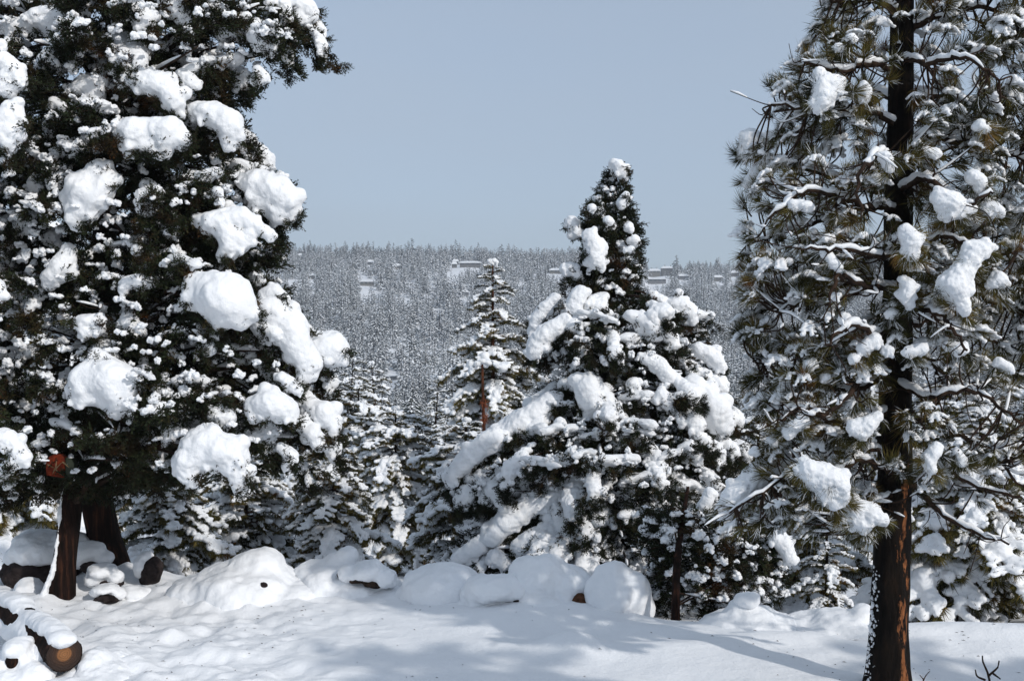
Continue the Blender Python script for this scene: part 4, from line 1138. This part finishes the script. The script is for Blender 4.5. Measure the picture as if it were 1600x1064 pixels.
drift('round half-bare rock left of the broad grey mound', 14.3,
      [(222, 885, 14, 20), (232, 905, 10, 10), (228, 870, 12, 9)], [(236, 893, 18, 26, 0.03)], sm=4, vox=0.016, d=(0.03, 0.1))
drift('soft snow heap at the foot of the dark boulder', 14.0, [(45, 925, 26, 24), (20, 950, 36, 20), (70, 945, 30, 14)], name='snow_heap', cat='snow heap', sm=9, vox=0.022)
drift('soft snow heap between the round rock and the small dark rock', 13.9, [(212, 925, 26, 14), (200, 930, 24, 10)], name='snow_heap', cat='snow heap', sm=9, vox=0.02)
run_jobs()

# snow plastered up the left side of the leaning trunk
P = smoothpath([at(68, 930, 13.5), at(84, 885, 13.55), at(90, 840, 13.6), at(95, 790, 13.7), at(100, 752, 13.75)], 130)
body([(c[0] + 0, c[1], c[2], *(np.array([.034, .045, .04]) * (0.15 + 1.1 * float(vnoise(i * .07, 0, 8))) * (1.5 - i / 125))) for i, c in enumerate(P)], 0.010, M_SNOW, 2, (0.04, 0.06), None, lambda me: link('bark_snow', me, left))
ss = MB()
for k in range(230):
    y_ = 1072 - 190 * random.random() ** 1.6; c_ = at(1386 + (1064 - y_) * 0.04, y_, 10.0); th = R(random.uniform(2, 48)) * random.random()
    R_ = float(np.interp(y_, [880, 940, 1040, 1090], [0.165, 0.170, 0.192, 0.235])) * 0.985; p = (c_.x - R_ * math.cos(th), 10.0 - R_ * math.sin(th), c_.z)
    v, f = ICO1; r_ = random.uniform(0.003, 0.012) * (1 if random.random() < .85 else 1.8); ss.add((v + RNG.randn(*v.shape) * .25) * np.array([r_, r_, r_ * 1.3]) + np.array(p), f)
tag(link('bark_snow', ss.mesh('bark_snow', M_SNOW), PR), kind='stuff')

# small painted box on the left trunks
bx0 = at(90, 728, 13.0)
hb = empty('painted_box', bx0); tag(hb, 'small red and green painted box with tan strokes, hung by the left trunks', 'painted box')
def slab(pts2, y0, y1, mat, parent, name):
    n = len(pts2); mb = MB()
    v = [(x, y0, z) for x, z in pts2] + [(x, y1, z) for x, z in pts2]
    f = [tuple(range(n)), tuple(range(2 * n - 1, n - 1, -1))] + [(i, i + n, (i + 1) % n + n, (i + 1) % n) for i in range(n)]
    mb.add(v, f); o = bpy.data.objects.new(name, mb.mesh(name, mat, smooth=False)); COL.objects.link(o); o.parent = parent
    return o
M_RED = make_bark('red_paint', [(0.4, (0.10, 0.016, 0.009)), (0.65, (0.22, 0.035, 0.012))], 20, (1, 1, 1), 0.003)
M_GREEN = plain('green_paint', (0.025, 0.032, 0.016)); M_TAN = plain('tan_paint', (0.26, 0.17, 0.08))
slab([(-.13, -.11), (.07, -.14), (.08, .10), (.03, .14), (-.04, .14), (-.10, .11), (-.14, .03)], 0, 0.10, M_RED, hb, 'front_panel')
slab([(.085, -.14), (.18, -.13), (.19, .02), (.15, .09), (.085, .10)], 0.02, 0.12, M_GREEN, hb, 'side_panel')
for a_, b_ in (((-.12, .02), (-.02, -.03)), ((-.02, -.03), (.06, .05)), ((-.03, -.03), (.05, -.11)), ((-.02, -.02), (-.01, .09)), ((-.03, -.03), (-.06, -.10)), ((.06, .05), (.14, -.02))):
    dx, dz = b_[0] - a_[0], b_[1] - a_[1]; l = math.hypot(dx, dz); nx, nz_ = -dz / l * .008, dx / l * .008
    slab([(a_[0] - nx, a_[1] - nz_), (b_[0], b_[1]), (a_[0] + nx, a_[1] + nz_)], -0.006, 0.003, M_TAN, hb, 'painted_stroke')

# log in the near left corner
lg0 = at(101, 1034, 10.35); lg1 = Vector((-5.75, 12.3, 0.30)); lg0.z = 0.20 + tz(lg0.x, lg0.y)
lg = empty('cut_log', lg0); tag(lg, 'sawn log lying in the near left corner, snow along its top', 'log')
axis = (lg1 - lg0).normalized(); q = Vector((0, 0, 1)).rotation_difference(axis)
mb = MB(); P = [lg0 + axis * t for t in np.linspace(0.0, 2.1, 16)]
tube(mb, P, [0.166, 0.165, 0.165], 28, 0, False, 0.07); link('bark', mb.mesh('bark', M_BARK), lg)
mb = MB(); rings = [0.0, 0.06, 0.11, 0.15, 0.164]; n = 28
v = [(0, 0, 0)]; f = []
for i, r_ in enumerate(rings[1:]):
    for j in range(n): v.append((math.cos(j / n * 6.2832) * r_, math.sin(j / n * 6.2832) * r_, random.uniform(-.003, .003)))
for j in range(n): f.append((0, 1 + (j + 1) % n, 1 + j))
for i in range(3):
    for j in range(n):
        a_, b_ = 1 + i * n, 1 + (i + 1) * n; f.append((a_ + j, a_ + (j + 1) % n, b_ + (j + 1) % n, b_ + j))
mb.add(v, f); me = mb.mesh('cut_face', M_CUT)
cf = bpy.data.objects.new('cut_face', me); COL.objects.link(cf); cf.parent = lg; cf.rotation_euler = q.to_euler(); cf.location = axis * 0.012
bl = []
for t in np.linspace(0.03, 2.0, 60):
    p = lg0 + axis * t; r_ = 0.125 + 0.05 * (float(vnoise(t * 2.3, 1, 6)) - .4)
    bl.append((p.x, p.y, p.z + 0.12 + 0.05 * (float(vnoise(t * 3.1, 0, 5)) - .5), r_ * 1.12, 0.12, r_ * 0.62))
    if t > 0.22: bl.append((p.x - 0.13, p.y - .03, p.z + 0.02 - 0.16 * float(vnoise(t * 2.0, 3, 9)), 0.07, 0.12, 0.11))
body(bl, 0.016, M_SNOWG, 30, (0.07, 0.26), (0.014, 0.07), lambda me: link('snow_cap', me, lg))
st = empty('log_stub', at(25, 1035, 10.4)); tag(st, 'snow-covered log stub beside the sawn log, at the left edge', 'log')
body([(st.location.x, 10.5, 0.16, .12, .25, .13), (st.location.x + .05, 10.6, 0.10, .16, .2, .1)], 0.02, M_BARK, 1, (0.03, 0.1), None, lambda me: link('bark', me, st))
body([(st.location.x, 10.45, 0.26, .13, .26, .09), (st.location.x + .08, 10.5, .10, .12, .22, .15), (st.location.x - .1, 10.5, .1, .16, .25, .14), (st.location.x + .2, 10.35, .02, .2, .2, .13), (st.location.x, 10.3, .0, .4, .2, .09)], 0.018, M_SNOWG, 9, (0.04, 0.12), (0.015, .04), lambda me: link('snow_cap', me, st))
hp = empty('snow_heap', at(150, 1030, 10.5)); tag(hp, 'snow heap banked against the right side of the sawn log', 'snow heap')
body([(hp.location.x - .06, 10.65, .05, .16, .3, .15), (hp.location.x + .04, 10.55, .0, .26, .3, .09), (hp.location.x - .16, 10.15, -.02, .26, .12, .07), (hp.location.x - .02, 10.8, .02, .22, .35, .12), (hp.location.x + .1, 10.4, -.02, .3, .3, .06)], 0.018, M_SNOWG, 9, (0.04, 0.12), (0.015, .05), lambda me: link('snow', me, hp))

# needle and bark litter fallen on the snow
mb = MB()
for k in range(520):
    x_ = RNG.uniform(-6, 6); y_ = RNG.uniform(10.1, 14); w_ = 0.9 if x_ < -2.2 or x_ > 2.4 else 0.25
    if RNG.rand() > w_: continue
    a = RNG.uniform(0, 6.28); l_ = RNG.uniform(0.006, 0.028); g = RNG.uniform(0.003, 0.007); z_ = tz(x_, y_) + 0.004
    dx, dy = math.cos(a), math.sin(a)
    mb.add([(x_ - dx * l_, y_ - dy * l_, z_), (x_ + dy * g, y_ - dx * g, z_ + .003), (x_ + dx * l_, y_ + dy * l_, z_), (x_ - dy * g, y_ + dx * g, z_ + .006)], [(0, 1, 2), (0, 2, 3)])
lt = link('needle_litter', mb.mesh('needle_litter', M_TWIG, smooth=False)); tag(lt, 'scattered needle and bark flecks fallen on the snowfield', 'litter', None, 'stuff')

# bare twigs in the near right corner
tw = empty('bare_twig', at(1545, 1062, 10.1)); tag(tw, 'bare forked twig sticking up from snow in the near right corner', 'twig')
mb = MB()
for pl in ([(1548, 1072), (1543, 1050), (1536, 1034), (1535, 1024)], [(1545, 1055), (1553, 1048), (1559, 1042), (1561, 1032)], [(1540, 1062), (1527, 1056), (1524, 1046)], [(1552, 1052), (1563, 1060)]):
    tube(mb, smoothpath([at(x, y, 10.1 + random.uniform(-.03, .03)) for x, y in pl], 8), [0.011, 0.006], 6, 0, True, 0.2)
link('stem', mb.mesh('stem', M_TWIG), tw)
tw = empty('bare_twig', at(1445, 1062, 10.1)); tag(tw, 'tiny bare twig at the bottom edge just right of the big trunk', 'twig')
mb = MB()
for pl in ([(1438, 1074), (1446, 1056), (1453, 1048)], [(1444, 1062), (1437, 1054)]):
    tube(mb, smoothpath([at(x, y, 10.15) for x, y in pl], 6), [0.007, 0.003], 5, 0, True, 0.2)
link('stem', mb.mesh('stem', M_TWIG), tw)
run_jobs()

# ------------------------------------------------------------------ distant trees
def far_tree(seed, level, H=1.0, snow=0.55, leaf=None, rnd=0.75):
    """unit-height conifer; level = number of boughs"""
    rs = np.random.RandomState(seed); mb = MB()
    tube(mb, [(0, 0, -0.05), (0, 0, 0.95)], [0.018, 0.004], 4, 2, False)
    wid = rs.uniform(0.22, 0.36)
    for k in range(level):
        t = (k + rs.rand()) / level; z = 0.08 + 0.9 * t
        r_ = wid * (1 - t) ** rnd + 0.015
        a = rs.uniform(0, 6.28); q = r_ * rs.uniform(0.25, 1.0)
        c = np.array([math.cos(a) * q, math.sin(a) * q, z - q * 0.35])
        s_ = (0.030 + 0.055 * (1 - t)) * rs.uniform(0.6, 1.2) * (60.0 / level) ** 0.33
        out = np.array([math.cos(a), math.sin(a), -0.35])
        side = np.array([-math.sin(a), math.cos(a), 0])
        # dark bough: ragged kite with thickness
        up = np.array([0, 0, 1.0])
        j = rs.uniform(0.7, 1.3, 6)
        v = [c - out * s_ * j[0], c + side * s_ * 0.7 * j[1], c + out * s_ * 1.1 * j[2], c - side * s_ * 0.7 * j[3], c - up * s_ * 0.5 * j[4] + out * s_ * .3, c + up * s_ * 0.18]
        mb.add(v, [(0, 1, 4), (1, 2, 4), (2, 3, 4), (3, 0, 4), (0, 5, 1), (1, 5, 2), (2, 5, 3), (3, 5, 0)], 0)
        if rs.rand() < snow + 0.12:
            j = rs.uniform(0.6, 1.2, 6); o_ = up * s_ * 0.26 + out * s_ * rs.uniform(0, .55); e_ = 0.86
            v = [c + o_ - out * s_ * e_ * j[0], c + o_ + side * s_ * .55 * j[1], c + o_ + out * s_ * e_ * j[2] - up * s_ * .25, c + o_ - side * s_ * .55 * j[3], c + o_ - up * s_ * .18, c + o_ + up * s_ * 0.35 * j[5]]
            mb.add(v, [(0, 1, 4), (1, 2, 4), (2, 3, 4), (3, 0, 4), (0, 5, 1), (1, 5, 2), (2, 5, 3), (3, 5, 0)], 1)
    return mb.mesh('conifer', [leaf or M_FAR, M_SNOWF, M_BARK], smooth=False)
MIDT = [far_tree(300 + i, 330, snow=0.84, rnd=0.55) for i in range(8)]
FART = [far_tree(400 + i, 46, snow=0.92, leaf=(M_FROST if i % 4 else M_FAR), rnd=0.65) for i in range(8)]
DARKT = [far_tree(500 + i, 60, snow=0.22) for i in range(4)]

HOUSES = [(735, 412, 34, 'h'), (470, 400, 10, 'h'), (576, 441, 30, 'l'), (727, 457, 13, 'h'), (578, 410, 12, 'h'), (620, 416, 14, 'h'), (487, 431, 12, 'h'), (712, 409, 12, 'h'),
          (868, 423, 22, 'h'), (710, 413, 10, 'h'), (1026, 437, 34, 'l'), (1022, 424, 22, 'h'), (1042, 420, 22, 'h'), (1068, 432, 20, 'h'), (1122, 434, 16, 'h'), (1148, 427, 16, 'h'), (610, 588, 26, 'l')]
def ground_hit(px, py, y0=120, y1=1500):
    yy = np.linspace(y0, y1, 1500); xx = (px - CXP) / F * yy
    pp = HYP - (terrain(xx, yy) - CZ) / yy * F
    k = np.where(pp <= py)[0]
    return float(yy[k[0]]) if len(k) else 1180.0
houses = []
for (hx, hy, hw, hk) in HOUSES:
    Yh = ground_hit(hx, hy + 5, 180 if hy > 500 else 450)
    houses.append((hx, hy, hw, hk, Yh))

cand = []
def tree_h(Y): return RNG.uniform(6.5, 12.5) if Y < 320 else RNG.uniform(7.5, 15.5)
for (ya, yb, area) in ((34, 120, 26), (120, 320, 30), (320, 700, 50), (700, 1330, 74)):
    n = int(0.56 * (yb ** 2 - ya ** 2) * 1.12 / area)
    Y = np.sqrt(RNG.uniform(ya ** 2, yb ** 2, n)); A = RNG.uniform(-0.56, 0.56, n)
    x = A * Y; z = terrain(x, Y)
    dens = vnoise(x / 60, Y / 60, 66)
    for i in range(n):
        if RNG.rand() > 0.55 + 0.9 * dens[i]: continue
        px = CXP + A[i] * F; h = tree_h(Y[i]) * (0.72 if Y[i] < 150 else 1.0) * (1.25 if RNG.rand() < .15 else 1)
        pb = HYP - (z[i] - CZ) / Y[i] * F; pt = pb - h / Y[i] * F
        skip = Y[i] < 200 and pt < 590 + RNG.uniform(0, 50)
        for (hx, hy, hw, hk, Yh) in houses:
            if Y[i] < Yh + 6 and abs(px - hx) < hw * 0.5 and Y[i] > Yh - 170 and pt < hy + 3 and pb > hy - 4:
                if pt < hy + 3: skip = True
            if hk == 'l' and hx > 1000 and abs(px - hx) < hw * 0.8 and hy < pb < hy + 13 and RNG.rand() < 0.7: skip = True
        if skip: continue
        cand.append((Y[i], x[i], z[i], h, px, pb, pt))
inview = [c for c in cand if -20 < c[4] < 1620]
# the biggest ones visible in the open gap are things of their own; the rest is the wood
vis = sorted([c for c in inview if 430 < c[4] < 1230 and c[6] < 830 and not (850 < c[4] < 1100 and c[6] > 560)], key=lambda c: -c[3] / c[0])
big = vis[:300]; bigset = set(id(c) for c in big)
for c in big:
    o = bpy.data.objects.new('conifer', random.choice(MIDT)); COL.objects.link(o)
    o.location = (c[1], c[0], c[2]); o.rotation_euler = (0, 0, random.uniform(0, 6.28)); o.scale = (c[3] * random.uniform(.9, 1.25),) * 2 + (c[3],)
    tag(o, 'snow-dusted conifer standing in the valley beyond the drift', 'tree', 'conifers down in the valley')
rest = [c for c in cand if id(c) not in bigset]
def scat(name, cs, srcs, label):
    o = instancer(name, [(c[1], c[0], c[2]) for c in cs], [(0, 0, RNG.uniform(0, 6.28)) for c in cs], [(c[3] * RNG.uniform(.9, 1.3),) * 2 + (c[3],) for c in cs], srcs)
    tag(o, label, 'forest'); return o
scat('valley_wood', [c for c in rest if c[0] < 330], [source('conifer_shape', m) for m in MIDT], 'snow-dusted wood massed across the valley floor')
top = [(c[0], c[1], c[2], c[3] * RNG.uniform(0.8, 1.35), *c[4:], id(c)) for c in rest if c[0] >= 1120 and RNG.rand() < 0.6]; ts = set(c[-1] for c in top)
scat('hillside_wood', [c for c in rest if c[0] >= 330 and id(c) not in ts], [source('conifer_shape', m) for m in FART], 'snow-frosted forest covering the far hillside')
scat('ridge_wood', top, [source('conifer_shape', m) for m in DARKT], 'dark conifers lining the ridge against the sky')

# houses on the hillside
M_WALL = [plain('house_wall_brown', (0.10, 0.095, 0.09)), plain('house_wall_grey', (0.13, 0.13, 0.135)), plain('house_wall_tan', (0.15, 0.14, 0.125))]
M_GLASS = plain('house_window', (0.03, 0.04, 0.05), 0.2)
def boxm(x0, x1, y0, y1, z0, z1, mat, name):
    mb = MB(); mb.add([(x0, y0, z0), (x1, y0, z0), (x1, y1, z0), (x0, y1, z0), (x0, y0, z1), (x1, y0, z1), (x1, y1, z1), (x0, y1, z1)],
                      [(0, 1, 5, 4), (1, 2, 6, 5), (2, 3, 7, 6), (3, 0, 4, 7), (4, 5, 6, 7), (3, 2, 1, 0)])
    return mb.mesh(name, mat, smooth=False)
HL = ['snow-roofed house on the ridge left of the slender pine, widest there', 'tiny snow-roofed house on the ridge near the left juniper', 'long low snow-roofed building midway up the hill on the left', 'lone small house on the hillside just left of the slender pine',
      'tiny snowy roof high on the hill, left of the ridge house', 'small snowy roof just left of the widest ridge house', 'snowy roof low on the hill beside the left juniper', 'small white roof directly left of the widest ridge house',
      'snow-roofed house against the left edge of the middle juniper', 'tiny white roof below the widest ridge house', 'long dark-fronted building on the ridge right of the middle juniper', 'upper house above the left end of the long dark building',
      'upper house above the right end of the long dark building', 'house with wide snowy roof alone on the right ridge', 'small flat house on the ridge toward the right pine', 'last small house on the ridge beside the right pine', 'low snowy-roofed shed deep in the valley']
for i, (hx, hy, hw, hk, Yh) in enumerate(houses):
    w = hw * (0.8 if i != 0 else 0.95) / F * Yh; k = Yh / F
    zc = CZ + (HYP - hy) / F * Yh; x = (hx - CXP) / F * Yh
    h = 2.6 * k if hk == 'h' else 3.2 * k
    root = empty('hillside_house', (x, Yh, zc - h)); tag(root, HL[i], 'house', 'houses on the far hillside')
    dpt = w * 0.6
    def ch(me, nm, par=root):
        o = bpy.data.objects.new(nm, me); COL.objects.link(o); o.parent = par; return o
    ch(boxm(-w / 2, w / 2, -dpt / 2, dpt / 2, -6, h, M_WALL[i % 3], 'wall'), 'wall')
    rf = MB(); o_ = w * 0.06; rh = 4.0 * k if hk == 'h' else 1.6 * k
    rf.add([(-w / 2 - o_, -dpt / 2 - o_, h + .05), (w / 2 + o_, -dpt / 2 - o_, h + .05), (w / 2 + o_, dpt / 2 + o_, h + .05), (-w / 2 - o_, dpt / 2 + o_, h + .05),
            (-w / 2 - o_, -dpt / 2 - o_, h + 1.1 * k), (w / 2 + o_, -dpt / 2 - o_, h + 1.1 * k), (w / 2 + o_, dpt / 2 + o_, h + 1.1 * k), (-w / 2 - o_, dpt / 2 + o_, h + 1.1 * k),
            (-w * .32, 0, h + rh), (w * .32, 0, h + rh)],
           [(0, 1, 5, 4), (1, 2, 6, 5), (2, 3, 7, 6), (3, 0, 4, 7), (3, 2, 1, 0), (4, 5, 9, 8), (5, 6, 9), (6, 7, 8, 9), (7, 4, 8)])
    ch(rf.mesh('roof', M_SNOWF, smooth=False), 'roof')
    nw = max(1, int(hw / 7))
    for j in range(nw):
        cx = -w / 2 + w * (j + .5) / nw
        ch(boxm(cx - w / nw * .3, cx + w / nw * .3, -dpt / 2 - .15, -dpt / 2 - .02, h * .25, h * .75, M_GLASS, 'window'), 'window')

# thin winter air over the valley
hz = MB(); hb_ = boxm(-2800, 2800, -20, 4600, -60, 190, plain('air_surface', (1, 1, 1)), 'haze')
hm = bpy.data.materials.new('haze'); hm.use_nodes = True; hn = hm.node_tree.nodes; hn.clear()
pv = hn.new('ShaderNodeVolumePrincipled'); pv.inputs['Color'].default_value = (0.80, 0.88, 1.0, 1); pv.inputs['Density'].default_value = 0.00032
ho = hn.new('ShaderNodeOutputMaterial'); hm.node_tree.links.new(pv.outputs[0], ho.inputs['Volume'])
hb_.materials.clear(); hb_.materials.append(hm)
hz = link('haze', hb_); tag(hz, 'thin pale winter haze over the valley', None, None, 'stuff')
